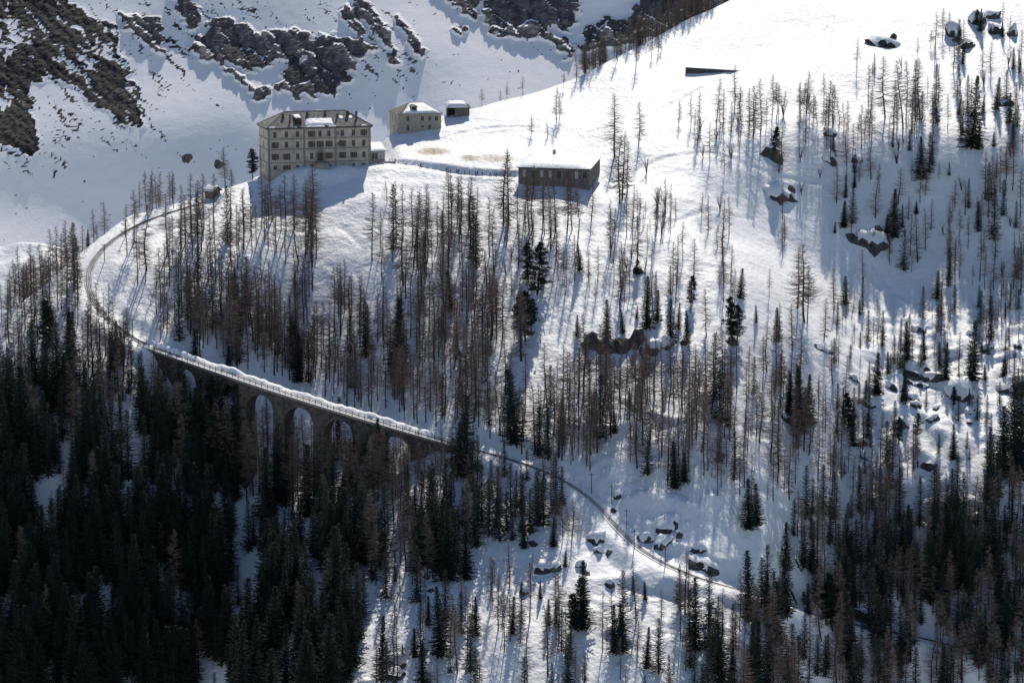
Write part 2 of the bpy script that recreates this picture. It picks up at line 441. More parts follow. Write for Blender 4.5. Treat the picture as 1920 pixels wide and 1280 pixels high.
# relief: leaning blocks with open joints; finer facets on top
rr = rock.astype(float)
for _ in range(1):
    rr[1:-1, 1:-1] = (rr[1:-1, 1:-1] * 4 + rr[:-2, 1:-1] + rr[2:, 1:-1] + rr[1:-1, :-2] + rr[1:-1, 2:]) / 8
blk = 4.0 * rv1 + 3.6 * np.sqrt(np.clip(1 - (c1 / .8) ** 2, 0, 1)) + 2.0 * (wpx_ / 8.5 - cbx) * (rv1 - .5) * 2 - 1.6 * np.exp(-((c1b - c1) / .09) ** 2) + 1.1 * rv2 - 0.5 * np.exp(-((c2b - c2) / .12) ** 2) + 0.8 * pn(FX / 2.2, FT / 9, 67)
rough = 0.3 * fbm(FX / 2.0, FT / 2.0, 2, 64)
out = rr * np.where(scrub > 0, 0.4 + 0.7 * fbm(sx / 3, sy / 14, 3, 65) + rough, 0.6 + 0.5 * blk + rough) + 0.10 * pn(FX / 6, FT / 6, 53) + 0.03 * pn(FX / 2.5, FT / 2.5, 66)
high = sstep(-20, 60, FZ) * 14 * np.abs(fbm(FX / 40, FT / 40, 3, 55))
FY2 = FY - out * 0.85 - high; FZ2 = FZ + out * 0.35
# snow settles on the ledges
gz_x = np.gradient(FZ2, axis=0); gy_x = np.gradient(FY2, axis=0)
ledge = (gy_x > 2.2 * np.maximum(gz_x, 0.05)) & (rock > 0) & (scrub == 0)
rock_a = np.where(ledge, 0.15, rr)
tone = np.clip(0.6 * rv1 + 0.2 * rv2 + 0.2 + 0.35 * pn(FX / 1.8, FT / 14, 68), 0, 1)
me = mesh_np('mountainside', np.stack([FX.ravel(), FY2.ravel(), FZ2.ravel()], 1), grid_faces(len(fx), len(ts)), [], smooth=False)
add_attr(me, 'rock', np.maximum(np.maximum(rock_a, 0.7 * spk), np.maximum(scat, FZ > 40)).astype(float)); add_attr(me, 'scrub', np.maximum(scrub, (scat > 0.1) & (rock < .5) & (fpx < 420)).astype(float)); add_attr(me, 'tone', tone)
m = varied('mountain_rock', (0.045, 0.048, 0.055), (0.115, 0.113, 0.112), 0.22, bump=0.5, bscale=0.9, bdist=0.25, detail=8)
nt = m.node_tree; L = nt.links; b = nt.nodes['Principled BSDF']; src = b.inputs['Base Color'].links[0].from_socket
sc_c = N(m, 'ShaderNodeTexNoise'); sc_c.inputs['Scale'].default_value = 0.5; sc_c.inputs['Detail'].default_value = 8
tcn = N(m, 'ShaderNodeTexCoord'); L.new(tcn.outputs['Object'], sc_c.inputs['Vector'])
rp = N(m, 'ShaderNodeValToRGB'); rp.color_ramp.elements[0].position = .38; rp.color_ramp.elements[1].position = .66
rp.color_ramp.elements[0].color = (0.014, 0.0145, 0.017, 1); rp.color_ramp.elements[1].color = (0.085, 0.078, 0.072, 1); L.new(sc_c.outputs['Fac'], rp.inputs[0])
a1 = N(m, 'ShaderNodeAttribute'); a1.attribute_name = 'scrub'; a2 = N(m, 'ShaderNodeAttribute'); a2.attribute_name = 'rock'
at3 = N(m, 'ShaderNodeAttribute'); at3.attribute_name = 'tone'; hs3 = N(m, 'ShaderNodeHueSaturation'); mr3 = N(m, 'ShaderNodeMapRange'); mr3.inputs['To Min'].default_value = 0.45; mr3.inputs['To Max'].default_value = 1.5
L.new(at3.outputs['Fac'], mr3.inputs['Value']); L.new(mr3.outputs[0], hs3.inputs['Value']); L.new(src, hs3.inputs['Color']); src = hs3.outputs[0]
m1 = N(m, 'ShaderNodeMix', data_type='RGBA'); L.new(a1.outputs['Fac'], m1.inputs[0]); L.new(src, m1.inputs[6]); L.new(rp.outputs[0], m1.inputs[7])
m2 = N(m, 'ShaderNodeMix', data_type='RGBA'); 
nf = N(m, 'ShaderNodeTexNoise'); nf.inputs['Scale'].default_value = 0.55; nf.inputs['Detail'].default_value = 9; nf.inputs['Roughness'].default_value = 0.72; L.new(tcn.outputs['Object'], nf.inputs['Vector'])
ad = N(m, 'ShaderNodeMath', operation='MULTIPLY_ADD'); L.new(nf.outputs['Fac'], ad.inputs[0]); ad.inputs[1].default_value = 0.9; ad.inputs[2].default_value = -0.45
sm = N(m, 'ShaderNodeMath', operation='ADD'); L.new(ad.outputs[0], sm.inputs[0]); L.new(a2.outputs['Fac'], sm.inputs[1])
mrr = N(m, 'ShaderNodeMapRange'); mrr.inputs['From Min'].default_value = 0.42; mrr.inputs['From Max'].default_value = 0.58; L.new(sm.outputs[0], mrr.inputs['Value'])
L.new(mrr.outputs[0], m2.inputs[0]); m2.inputs[6].default_value = (0.82, 0.82, 0.83, 1); L.new(m1.outputs[2], m2.inputs[7])
L.new(m2.outputs[2], b.inputs['Base Color'])
me.materials.append(m)
tag(link('mountainside', me), kind='structure')
# unseen valley floor far below the camera, added to bounce light
me = mesh_np('bounce_valley_floor', [(-2500, -600, -392), (2500, -600, -392), (2500, 1200, -392), (-2500, 1200, -392)], [(0, 1, 2, 3)], [M_SNOWP])
tag(link('bounce_valley_floor', me), kind='structure')

# ================================================================== trees
M_BARK = varied('larch_bark', (0.030, 0.025, 0.024), (0.085, 0.068, 0.060), 1.5, bump=0.3, per_object=0.2)
M_TWIG = varied('larch_twigs', (0.15, 0.108, 0.090), (0.28, 0.208, 0.172), 0.5, per_object=0.25)
M_NEEDLE = varied('spruce_needles', (0.014, 0.024, 0.020), (0.030, 0.044, 0.034), 0.6, per_object=0.25)
M_PINE = varied('pine_needles', (0.012, 0.020, 0.018), (0.028, 0.040, 0.032), 0.6, per_object=0.2)
M_SHRUB = varied('shrub_stems', (0.06, 0.045, 0.04), (0.13, 0.10, 0.085), 0.5)

class Tri:
    """Collects triangles."""
    def __init__(self): self.v = []; self.f = []
    def tri(self, a, b, c):
        n = len(self.v); self.v += [a, b, c]; self.f.append((n, n + 1, n + 2))
    def quad(self, a, b, c, d):
        n = len(self.v); self.v += [a, b, c, d]; self.f += [(n, n + 1, n + 2), (n, n + 2, n + 3)]
    def tube(self, pts, rad, sides=6):
        base = len(self.v); n = len(pts)
        for i, (p, r) in enumerate(zip(pts, rad)):
            for k in range(sides):
                a = 2 * math.pi * k / sides
                self.v.append((p[0] + r * math.cos(a), p[1] + r * math.sin(a), p[2]))
        for i in range(n - 1):
            for k in range(sides):
                a = base + i * sides + k; b = base + i * sides + (k + 1) % sides
                self.f += [(a, b, b + sides), (a, b + sides, a + sides)]
    def arrays(self): return np.array(self.v, np.float32), np.array(self.f, np.int32)

def trunk_arrays(rd, H, r0, lean, kink):
    t = Tri(); pts = []; rad = []; ph = rd.uniform(0, 6.28)
    for i in range(9):
        s = i / 8.0
        pts.append((lean * s * s * H + kink * math.sin(s * 7 + ph) * 0.25, kink * math.cos(s * 5 + ph) * 0.2, -1.2 + s * (H + 1.2)))
        rad.append(r0 * (1.15 if i == 0 else 1.0) * (1 - s) ** 0.8 + 0.025)
    t.tube(pts, rad, 6)
    return t.arrays(), pts

def axis_at(pts, z):
    for a, b in zip(pts[:-1], pts[1:]):
        if a[2] <= z <= b[2]:
            k = (z - a[2]) / (b[2] - a[2]); return a[0] + k * (b[0] - a[0]), a[1] + k * (b[1] - a[1])
    return pts[-1][0], pts[-1][1]

def larch_arrays(seed, H=18.0, spread=2.6, start=0.25, nb=105, r0=0.185, twigs=13, gnarl=0.3, fat=1.0):
    rd = random.Random(seed)
    tr, pts = trunk_arrays(rd, H, r0, rd.uniform(-0.0025, 0.0025), gnarl)
    t = Tri(); z0 = H * start
    for i in range(nb):
        q = (i + rd.random()) / nb
        low = rd.random() < 0.10
        z = z0 + (H * 0.985 - z0) * q ** 0.95 if not low else H * rd.uniform(0.08, start)
        s = max(0.0, (z - z0) / (H - z0))
        prof = (1 - s) ** 0.85 * (0.6 + 0.4 * min(1, s / 0.14)) + 0.035
        Lb = spread * prof * rd.uniform(0.55, 1.15) * (0.5 if low else 1)
        a = rd.uniform(0, 6.283); ca, sa = math.cos(a), math.sin(a)
        ax, ay = axis_at(pts, z)
        droop = rd.uniform(0.10, 0.50) * (1 - 0.7 * s) - 0.35 * s
        P = []
        for k in range(4):
            u = k / 3.0
            zz = z - droop * Lb * math.sin(u * 2.2) + 0.16 * Lb * u * u
            w = gnarl * 0.25 * math.sin(u * 6 + a * 3)
            P.append((ax + ca * Lb * u - sa * w * u, ay + sa * Lb * u + ca * w * u, zz))
        wd = (0.024 + 0.013 * Lb) * fat
        for k in range(3):
            w0 = wd * (1 - k / 3.3); w1 = wd * (1 - (k + 1) / 3.3)
            p, r = P[k], P[k + 1]
            t.quad((p[0], p[1], p[2] - w0), (r[0], r[1], r[2] - w1), (r[0], r[1], r[2] + w1), (p[0], p[1], p[2] + w0))
        n = max(3, int(twigs * (0.4 + 0.6 * Lb / spread)))
        for k in range(n):
            u = rd.uniform(0.12, 1.0); kk = min(2, int(u * 3)); f = u * 3 - kk
            p = [P[kk][j] + f * (P[kk + 1][j] - P[kk][j]) for j in range(3)]
            b = a + rd.choice((-1, 1)) * rd.uniform(0.3, 1.3)
            ln = rd.uniform(0.35, 1.0) * (0.6 + 0.5 * (1 - s)) * (1.15 - 0.5 * u)
            e = (p[0] + math.cos(b) * ln, p[1] + math.sin(b) * ln, p[2] + rd.uniform(-0.8, 0.55) * ln)
            w = rd.uniform(0.016, 0.028) * fat
            t.tri((p[0], p[1], p[2] - w), (p[0], p[1], p[2] + w), e)
    return tr, t.arrays()

def spruce_arrays(seed, H=20.0, spread=2.9, start=0.05, r0=0.26, dens=1.0, power=0.85, ragged=0.35):
    rd = random.Random(seed)
    tr, pts = trunk_arrays(rd, H * 0.97, r0, 0, 0.05)
    t = Tri(); z = H * start
    while z < H * 0.985:
        s = z / H
        nbr = max(4, int((9 - 4 * s) * dens))
        a0 = rd.uniform(0, 6.28)
        for i in range(nbr):
            a = a0 + 6.283 * i / nbr + rd.uniform(-0.25, 0.25)
            Lb = (spread * (1 - s) ** power + 0.22) * rd.uniform(1 - ragged, 1 + ragged * 0.6)
            if s < 0.15: Lb *= 0.7 + 2 * s
            ca, sa = math.cos(a), math.sin(a)
            slope = -0.42 + 0.75 * s + rd.uniform(-0.12, 0.12)
            n = max(3, int(Lb / 0.36))
            for k in range(n):
                u = (k + 0.7) / n
                c = (ca * Lb * u, sa * Lb * u, z + slope * Lb * u + 0.14 * Lb * u * u)
                sz = (0.50 - 0.22 * u) * rd.uniform(0.7, 1.3) * (0.55 + 0.45 * (1 - s))
                ln = sz * 1.25
                tip = (c[0] + ca * ln, c[1] + sa * ln, c[2] - 0.10 * ln + rd.uniform(-.12, .12))
                tl = rd.uniform(-0.5, 0.5)
                lx, ly = -sa * sz * 0.62, ca * sz * 0.62
                t.quad((c[0] - ca * ln * .5, c[1] - sa * ln * .5, c[2] + .05), (c[0] + lx, c[1] + ly, c[2] + tl * sz - 0.16 * sz), tip, (c[0] - lx, c[1] - ly, c[2] - tl * sz - 0.16 * sz))
                t.tri((c[0] - ca * .28, c[1] - sa * .28, c[2]), (c[0] + ca * .3, c[1] + sa * .3, c[2]), (c[0] + rd.uniform(-.2, .2), c[1] + rd.uniform(-.2, .2), c[2] - sz * rd.uniform(0.7, 1.2)))
        z += (0.50 - 0.20 * s) / math.sqrt(dens)
    return tr, t.arrays()

def pine_arrays(seed, H=15.0, spread=2.6, start=0.12):
    rd = random.Random(seed)
    tr, pts = trunk_arrays(rd, H * 0.95, 0.28, 0, 0.25)
    t = Tri()
    for i in range(74):
        q = (i + rd.random()) / 74; z = H * (start + (0.97 - start) * q)
        prof = (math.sin(math.pi * min(1, (q * 0.86 + 0.16))) ** 0.6) * (1 - 0.35 * q)
        Lb = spread * prof * rd.uniform(0.55, 1.2) + 0.2
        a = rd.uniform(0, 6.283); ca, sa = math.cos(a), math.sin(a); up = rd.uniform(-0.1, 0.35)
        nclump = 3 if Lb > 1.2 else 2
        for k in range(nclump):
            u = 1 - 0.33 * k
            cx, cy, cz = ca * Lb * u, sa * Lb * u, z + up * Lb * u
            R0 = rd.uniform(0.55, 0.95)
            for j in range(16):
                b = rd.uniform(0, 6.283); c2 = rd.uniform(-0.6, 1); rr = R0 * rd.uniform(0.35, 1)
                d = (math.cos(b) * math.sqrt(1 - c2 * c2 * .9), math.sin(b) * math.sqrt(1 - c2 * c2 * .9), c2 * .75)
                p = (cx + d[0] * rr, cy + d[1] * rr, cz + d[2] * rr)
                s = rd.uniform(0.20, 0.36); e = rd.uniform(0, 6.283)
                t.tri((p[0] - d[0] * s, p[1] - d[1] * s, p[2] - d[2] * s), (p[0] + math.cos(e) * s, p[1] + math.sin(e) * s, p[2] + .15), (p[0] + d[0] * s * 1.3 - math.cos(e) * s * .5, p[1] + d[1] * s * 1.3 - math.sin(e) * s * .5, p[2] + d[2] * s + .1))
    return tr, t.arrays()

def shrub_arrays(seed, H=5.0):
    rd = random.Random(seed); t = Tri(); k = Tri()
    for i in range(11):
        a = rd.uniform(0, 6.283); ln = H * rd.uniform(.55, 1.0); out = rd.uniform(.15, .55)
        p = [(0, 0, -0.6)]
        for j in range(1, 5):
            u = j / 4; p.append((math.cos(a) * out * ln * u ** 1.4 * .8 + rd.uniform(-.1, .1), math.sin(a) * out * ln * u ** 1.4 * .8 + rd.uniform(-.1, .1), ln * u))
        k.tube(p, [.07, .055, .04, .025, .012], 4)
        for j in range(16):
            u = rd.uniform(.3, 1); q = min(3, int(u * 4)); f = u * 4 - q
            c = [p[q][m] + f * (p[q + 1][m] - p[q][m]) for m in range(3)]
            b = rd.uniform(0, 6.283); l2 = rd.uniform(.4, 1.0)
            t.tri((c[0], c[1], c[2] - .02), (c[0], c[1], c[2] + .02), (c[0] + math.cos(b) * l2 * .6, c[1] + math.sin(b) * l2 * .6, c[2] + l2 * .8))
    return k.arrays(), t.arrays()

KIND = {}
def reg(kind, H, arrs, mt, mc, nm, nc):
    out = []
    for i, (tr, cr) in enumerate(arrs):
        out.append(dict(H=H, tr=tr, cr=cr, mt=mesh_np('trunk', *tr, [mt], smooth=True), mc=mesh_np(nc, *cr, [mc])))
    KIND[kind] = dict(v=out, nm=nm, nc=nc, mats=(mt, mc))
reg('l', 18.0, [larch_arrays(101 + i, spread=sp, start=st, nb=nb, twigs=tw, gnarl=g * 1.8) for i, (sp, st, nb, tw, g) in enumerate([(3.7, .32, 160, 19, .3), (4.2, .26, 165, 19, .5), (3.3, .40, 150, 20, .3), (4.5, .22, 170, 19, .5), (3.9, .44, 145, 21, .7), (4.3, .32, 160, 20, .3), (3.0, .30, 145, 18, .4), (3.8, .18, 150, 17, .8)])], M_BARK, M_TWIG, 'larch_tree', 'crown')
reg('w', 18.0, [larch_arrays(201 + i, spread=sp, start=st, nb=nb, twigs=tw, gnarl=g, fat=1.1, r0=.24) for i, (sp, st, nb, tw, g) in enumerate([(4.8, .14, 165, 17, .6), (5.2, .20, 165, 17, .9), (4.4, .10, 160, 16, .5), (5.6, .22, 150, 18, 1.3), (4.6, .16, 140, 15, 1.0)])], M_BARK, M_TWIG, 'larch_tree', 'crown')
reg('s', 20.0, [spruce_arrays(301 + i, spread=sp, start=st, dens=d, power=p, ragged=r) for i, (sp, st, d, p, r) in enumerate([(3.9, .04, 1.0, .8, .4), (3.4, .03, 1.0, .65, .45), (4.2, .05, 1.0, .9, .45), (2.9, .06, .95, .7, .5), (3.5, .02, 1.0, .55, .5)])], M_BARK, M_NEEDLE, 'spruce_tree', 'crown')
def lod(kind, arrs): KIND[kind]['lod'] = arrs
lod('l', [larch_arrays(151 + i, spread=sp, start=st, nb=105, twigs=14, gnarl=.5, fat=1.25) for i, (sp, st) in enumerate([(3.5, .3), (4.0, .34), (3.2, .4), (4.3, .26), (3.7, .44)])])
lod('s', [spruce_arrays(351 + i, spread=sp, dens=.62, power=p, ragged=.45) for i, (sp, p) in enumerate([(3.8, .8), (3.4, .65), (3.0, .7)])])
reg('p', 15.0, [pine_arrays(401 + i, spread=sp, start=st) for i, (sp, st) in enumerate([(3.1, .12), (3.6, .06), (2.7, .2)])], M_BARK, M_PINE, 'pine_tree', 'crown')
reg('b', 5.0, [shrub_arrays(501 + i) for i in range(3)], M_SHRUB, M_SHRUB, 'shrub', 'twigs')

# (kind, base x, base y, height) in photograph pixels: every tree that can be told apart
HAND = [
 ('w',197,437,80),('w',360,370,60),('l',422,358,82),('l',433,408,90),('w',510,410,95),('w',552,428,102),('w',583,428,125),('l',275,402,82),('l',283,400,72),('l',302,408,90),('l',312,404,78),('l',325,390,64),('l',245,425,70),('l',228,432,62),
 ('s',462,337,34),('p',474,337,58),('s',468,338,48),('s',165,463,34),('s',143,470,30),
 ('w',880,203,38),('l',953,182,55),('l',968,178,46),('w',1028,155,42),('w',1082,150,54),('l',1057,166,28),('l',1043,230,66),('l',1049,226,52),('w',996,254,39),('w',1027,258,29),('w',1153,294,118),('w',1198,271,80),('w',1272,234,46),('l',1193,131,60),('l',1157,116,56),('l',1222,109,46),('l',1235,101,42),('l',1240,97,30),
 ('w',1167,374,128),('w',1160,381,128),('w',1176,360,96),('b',1212,326,42),('w',1267,409,40),('w',943,421,142),('w',953,422,136),('l',842,421,108),('l',857,421,92),('w',880,426,98),('w',802,428,66),('w',726,381,42),('l',718,258,55),('l',708,262,40),('w',1110,414,76),
 ('l',983,420,100),('l',993,432,112),('l',998,428,118),('l',1020,440,122),('l',1042,436,118),('l',1063,438,120),('l',1073,430,96),('l',1031,444,96),('l',971,430,88),('l',1085,446,100),
 ('w',1303,239,36),('l',1343,231,84),('l',1377,201,46),('l',1388,225,62),('l',1387,278,66),('w',1412,258,96),('l',1425,252,104),('w',1404,260,60),('l',1448,222,82),('l',1456,224,70),('l',1460,216,56),('l',1469,214,44),('l',1500,218,64),('w',1512,212,78),('l',1507,215,60),('l',1532,236,54),('w',1547,248,68),('l',1553,244,92),('l',1562,232,72),('l',1573,244,60),('l',1582,243,50),('l',1590,246,56),
 ('l',1622,268,64),('l',1630,256,90),('l',1635,266,72),('w',1658,222,116),('l',1693,242,128),('l',1700,232,118),('w',1723,225,114),('l',1745,90,34),('l',1767,72,56),('l',1782,66,44),('w',1750,232,58),('l',1715,245,80),('l',1681,246,70),('l',1608,262,50),
 ('p',1453,298,60),('s',1562,295,46),('s',1727,337,82),('w',1745,302,72),('s',1822,279,138),('s',1835,282,58),('s',1868,205,60),('s',1893,232,58),('s',1900,262,28),('s',1798,215,36),('s',1863,275,28),('s',1843,212,34),('p',1758,236,34),('s',1805,120,40),('s',1838,60,44),('p',1832,48,30),('s',1880,70,30),('s',1900,130,40),('s',1912,138,44),
 ('s',1675,446,94),('s',1662,440,40),('s',1582,427,52),('s',1585,372,44),('w',1568,381,78),('w',1640,408,80),('w',1685,381,68),('w',1745,432,60),('w',1315,408,48),('b',1350,398,40),('b',1502,366,30),('b',1537,334,26),('s',1602,352,30),('w',1610,340,40),('w',1632,335,70),('s',1718,402,26),('s',1565,437,22),
 ('w',1495,578,120),('w',1508,602,146),('l',1515,606,110),('w',1563,588,86),('s',1585,571,54),('s',1612,591,30),('w',1618,526,60),('w',1780,528,66),('s',1757,560,54),('w',1720,491,92),('l',1735,470,80),('l',1858,602,78),('l',1865,604,40),('p',1372,648,92),('p',1382,640,70),('s',1388,560,58),('p',1295,576,60),('s',1288,644,64),('w',1325,628,88),('l',1438,695,96),('s',1457,641,66),('l',1460,640,74),('w',1485,656,88),('w',1545,638,80),('s',1418,606,36),('l',1597,600,60),('l',1668,495,60),
 ('s',1700,685,84),('s',1733,676,58),('s',1773,712,74),('s',1823,714,116),('w',1797,711,92),('s',1883,706,42),('s',1847,713,32),('s',1643,741,82),('s',1665,702,46),('s',1500,816,134),('s',1513,792,94),('s',1480,782,86),('s',1623,758,46),('s',1692,752,54),('p',1595,818,84),('s',1627,822,50),('p',1717,822,50),('p',1787,768,44),('p',1685,832,52),('s',1788,862,70),('s',1880,874,118),('s',1902,902,186),('s',1915,880,150),('s',1855,880,80),('l',1585,760,96),('l',1560,720,84),('l',1645,640,70),('l',1752,668,60),('s',1762,690,50),
 ('p',990,530,76),('p',1007,552,98),('s',1087,508,54),('p',1195,516,30),('s',1213,617,104),('s',1232,602,60),('s',1137,637,78),('s',1168,625,46),('s',1082,632,44),('s',1257,642,84),('s',1272,617,50),('s',1194,598,26),('s',845,583,76),('s',967,832,146),('s',867,892,160),('s',856,880,96),('s',1180,765,40),('s',1152,812,44),('s',1265,915,92),('s',1283,905,60),('p',985,640,96),('p',975,628,80),('p',996,622,64),
 ('p',88,676,116),('s',120,762,104),('s',88,782,92),('s',50,884,206),('s',20,900,150),('s',218,688,88),('s',207,692,72),('s',228,684,64),('s',367,677,62),('s',560,717,92),('s',433,735,90),('s',425,742,70),('s',270,812,130),
 ('s',873,1086,120),('s',845,1060,110),('s',983,1028,68),('s',1037,1025,60),('w',1073,1012,80),('l',1055,1010,74),('l',1066,1010,66),('w',955,1100,86),('l',995,1084,50),('s',803,1172,60),('s',777,1232,60),('s',755,1234,28),('s',715,1278,134),('s',793,1284,86),('s',892,1192,80),('s',960,1187,74),('p',1070,1194,86),('s',1028,1172,52),('s',1042,1172,58),('s',1013,1122,36),('p',1088,1122,42),('s',1060,1062,32),('w',1192,1168,122),('s',1187,1112,34),('s',1210,1124,36),('s',1153,1224,96),('s',1167,1224,100),('s',1213,1254,86),('w',740,1175,64),('l',833,1226,88),('l',843,1226,116),('l',850,1220,90),('l',923,1132,90),('l',933,1182,108),('l',942,1190,96),('w',1240,1160,60),
 ('s',398,868,170),('s',420,888,185),('s',440,905,190),('s',350,835,140),('s',375,860,165),('l',408,890,150),('l',425,905,165),('l',447,900,150),('w',520,930,150),('l',505,915,150),('l',548,940,165),('l',560,945,150),('w',598,925,130),('l',625,935,140),('l',650,915,125),('l',672,930,120),('l',700,940,130),('l',716,915,120),('l',742,930,110),('l',762,925,104),('w',808,930,100),('l',826,920,92),('l',838,935,104),('l',345,850,140),('l',380,870,140),('l',315,830,120),('l',475,930,150),('l',640,935,130),('s',660,930,112),('s',578,968,140),('s',500,972,140),('l',455,905,140),('s',410,880,150),('s',370,850,130),('s',310,800,110),('l',330,832,120),('s',726,905,100),('l',782,910,84),('l',793,920,90),('l',690,925,110),('s',660,905,90),('l',705,900,96),('l',610,930,120),('s',300,770,90),('l',285,775,100),('l',360,820,120),('l',398,835,120),('s',345,810,120),('s',388,842,136),('s',432,862,150),('s',452,880,126),('s',525,940,150),('s',536,952,128),('s',622,905,110),('s',604,918,96),('s',688,885,104),('s',706,890,112),('l',486,925,160),('l',572,930,160),('l',752,900,96),
 ('w',1285,1150,122),('w',1290,1140,80),('s',1420,985,82),('s',1404,992,100),('s',1470,1150,110),('s',1455,1210,128),('s',1474,1068,94),('s',1515,1150,60),('p',1560,1178,110),('p',1548,1170,90),('p',1508,1140,34),('s',1350,1280,124),('s',1375,1290,80),('s',1420,1300,150),('s',1590,1070,80),('s',1640,1040,96),('s',1775,1060,120),('s',1790,1080,140),('s',1700,1030,90),
]

# forest belts: polygon of the stems' feet in the photograph, count per kind, height range (pixels)
BELTS = [
 ([(232,452),(300,410),(400,400),(470,400),(590,430),(600,560),(560,640),(380,640),(300,620),(245,560)], {'l':91,'s':4,'w':6}, (78,128)),
 ([(300,560),(560,600),(690,640),(715,760),(600,735),(430,690),(300,640)], {'l':55,'s':10,'w':5}, (78,130)),
 ([(600,600),(640,560),(690,600),(690,650),(640,650)], {'l':6,'w':3}, (80,120)),
 ([(0,600),(80,550),(150,520),(150,600),(240,660),(262,720),(60,720),(0,680)], {'l':55,'w':5,'s':4}, (78,130)),
 ([(0,690),(250,720),(330,760),(330,830),(0,850)], {'l':27,'s':48}, (70,140)),
 ([(695,470),(760,440),(900,400),(930,470),(930,600),(880,640),(720,640),(690,560)], {'l':57,'w':10,'s':4}, (80,135)),
 ([(700,640),(930,600),(1010,620),(1000,760),(960,830),(880,800),(740,760),(700,710)], {'l':72,'w':12,'s':8}, (82,140)),
 ([(920,430),(1110,440),(1250,430),(1270,500),(1080,520),(960,560)], {'l':17,'w':9,'b':7}, (60,105)),
 ([(1030,520),(1280,510),(1300,580),(1060,610)], {'l':14,'w':5,'s':2}, (56,90)),
 ([(1010,730),(1080,720),(1330,745),(1390,900),(1330,940),(1180,880),(1060,870),(1000,830)], {'l':100,'w':8,'s':6}, (92,140)),
 ([(1330,720),(1450,700),(1560,760),(1560,900),(1480,960),(1390,960),(1360,850)], {'l':44,'w':10,'s':8}, (74,125)),
 ([(1560,760),(1660,780),(1720,860),(1720,960),(1560,960)], {'l':18,'w':5,'s':12}, (60,100)),
 ([(270,760),(500,830),(860,870),(1060,910),(1060,990),(900,1030),(640,1000),(300,900)], {'l':150,'s':150,'w':8}, (70,125)),
 ([(-40,840),(330,840),(640,960),(700,1100),(640,1330),(-40,1340)], {'s':560,'l':40}, (80,150)),
 ([(620,1000),(860,1040),(850,1090),(700,1100)], {'s':22,'l':18}, (90,150)),
 ([(700,1120),(960,1120),(1250,1190),(1300,1340),(700,1340)], {'s':25,'l':32,'w':5}, (70,130)),
 ([(1260,1120),(1480,1140),(1560,1180),(1560,1340),(1290,1340)], {'s':42,'l':38}, (80,150)),
 ([(1480,960),(1720,950),(1940,900),(1940,1060),(1700,1100),(1500,1080)], {'s':60,'l':66,'w':8}, (66,120)),
 ([(1500,1080),(1940,1050),(1960,1340),(1560,1340)], {'s':120,'l':104,'w':8}, (76,135)),
 ([(1760,620),(1940,560),(1940,760),(1760,800)], {'s':18,'l':18}, (40,80)),
 ([(1780,380),(1940,330),(1940,560),(1760,540)], {'l':28,'w':8,'s':5}, (60,90)),
 ([(1570,560),(1760,600),(1760,720),(1560,720)], {'s':12,'l':15}, (36,70)),
 ([(1270,420),(1480,400),(1460,560),(1290,620)], {'l':12,'w':8}, (54,86)),
 ([(1180,380),(1260,380),(1260,440),(1200,450)], {'l':18,'b':6}, (36,66)),
 ([(1290,205),(1620,190),(1620,330),(1300,330)], {'l':22,'w':10,'b':10}, (46,84)),
 ([(1600,130),(1760,90),(1930,50),(1930,330),(1620,330)], {'s':20,'l':26,'w':8,'b':8}, (40,86)),
 ([(1560,320),(1930,330),(1930,520),(1600,520)], {'s':10,'l':16,'w':6,'b':6}, (40,76)),
 ([(-40,1020),(660,1020),(660,1370),(-40,1380)], {'s':150}, (120,185)),
 ([(1560,600),(1930,560),(1930,880),(1560,900)], {'s':34,'l':12}, (30,66)),
 ([(320,655),(560,738),(700,782),(860,826),(900,800),(720,715),(560,650),(400,610)], {'l':64,'w':6,'s':4}, (84,128)),
 ([(890,805),(1080,825),(1110,885),(960,848)], {'l':22,'s':3}, (84,124)),
]
TREES = []      # kind, x, y, z, height m, px, py, hpx, zone
def add_px(lst, zone):
    if not lst: return
    x, y, z, h = hits([(a[1], a[2]) for a in lst])
    for i, a in enumerate(lst):
        if not h[i]: continue
        TREES.append([a[0], x[i], y[i], z[i], a[3] * y[i] / FPX / 0.985, a[1], a[2], a[3], zone])
add_px(HAND, -1)
rdt = random.Random(99)
TRACK = np.r_[UPP, DNP]
for zi, (poly, cnt, (h0, h1)) in enumerate(BELTS):
    xs = [p[0] for p in poly]; ys = [p[1] for p in poly]; lst = []; used = []
    for kd, n in cnt.items():
        made = 0; tries = 0
        while made < n and tries < n * 60:
            tries += 1
            a, b = rdt.uniform(min(xs), max(xs)), rdt.uniform(min(ys), max(ys))
            if not inpoly(np.array([a]), np.array([b]), poly)[0]: continue
            if pn(np.array([a / 70.0]), np.array([b / 70.0]), 61 + zi)[0] < rdt.uniform(-0.75, 0.1) * (0 if kd == 's' and zi in (13, 27) else 1): continue
            mind = 6 if kd != 's' else 8
            if any(abs(a - u) < mind and abs(b - v) < mind * 1.3 for u, v in used): continue
            used.append((a, b)); made += 1
            hp = rdt.uniform(h0, h1) * (rdt.uniform(0.55, 0.85) if rdt.random() < 0.3 else rdt.uniform(0.9, 1.12))
            if kd == 'b': hp = rdt.uniform(22, 40)
            lst.append((kd, a, b, hp))
    add_px(lst, zi)
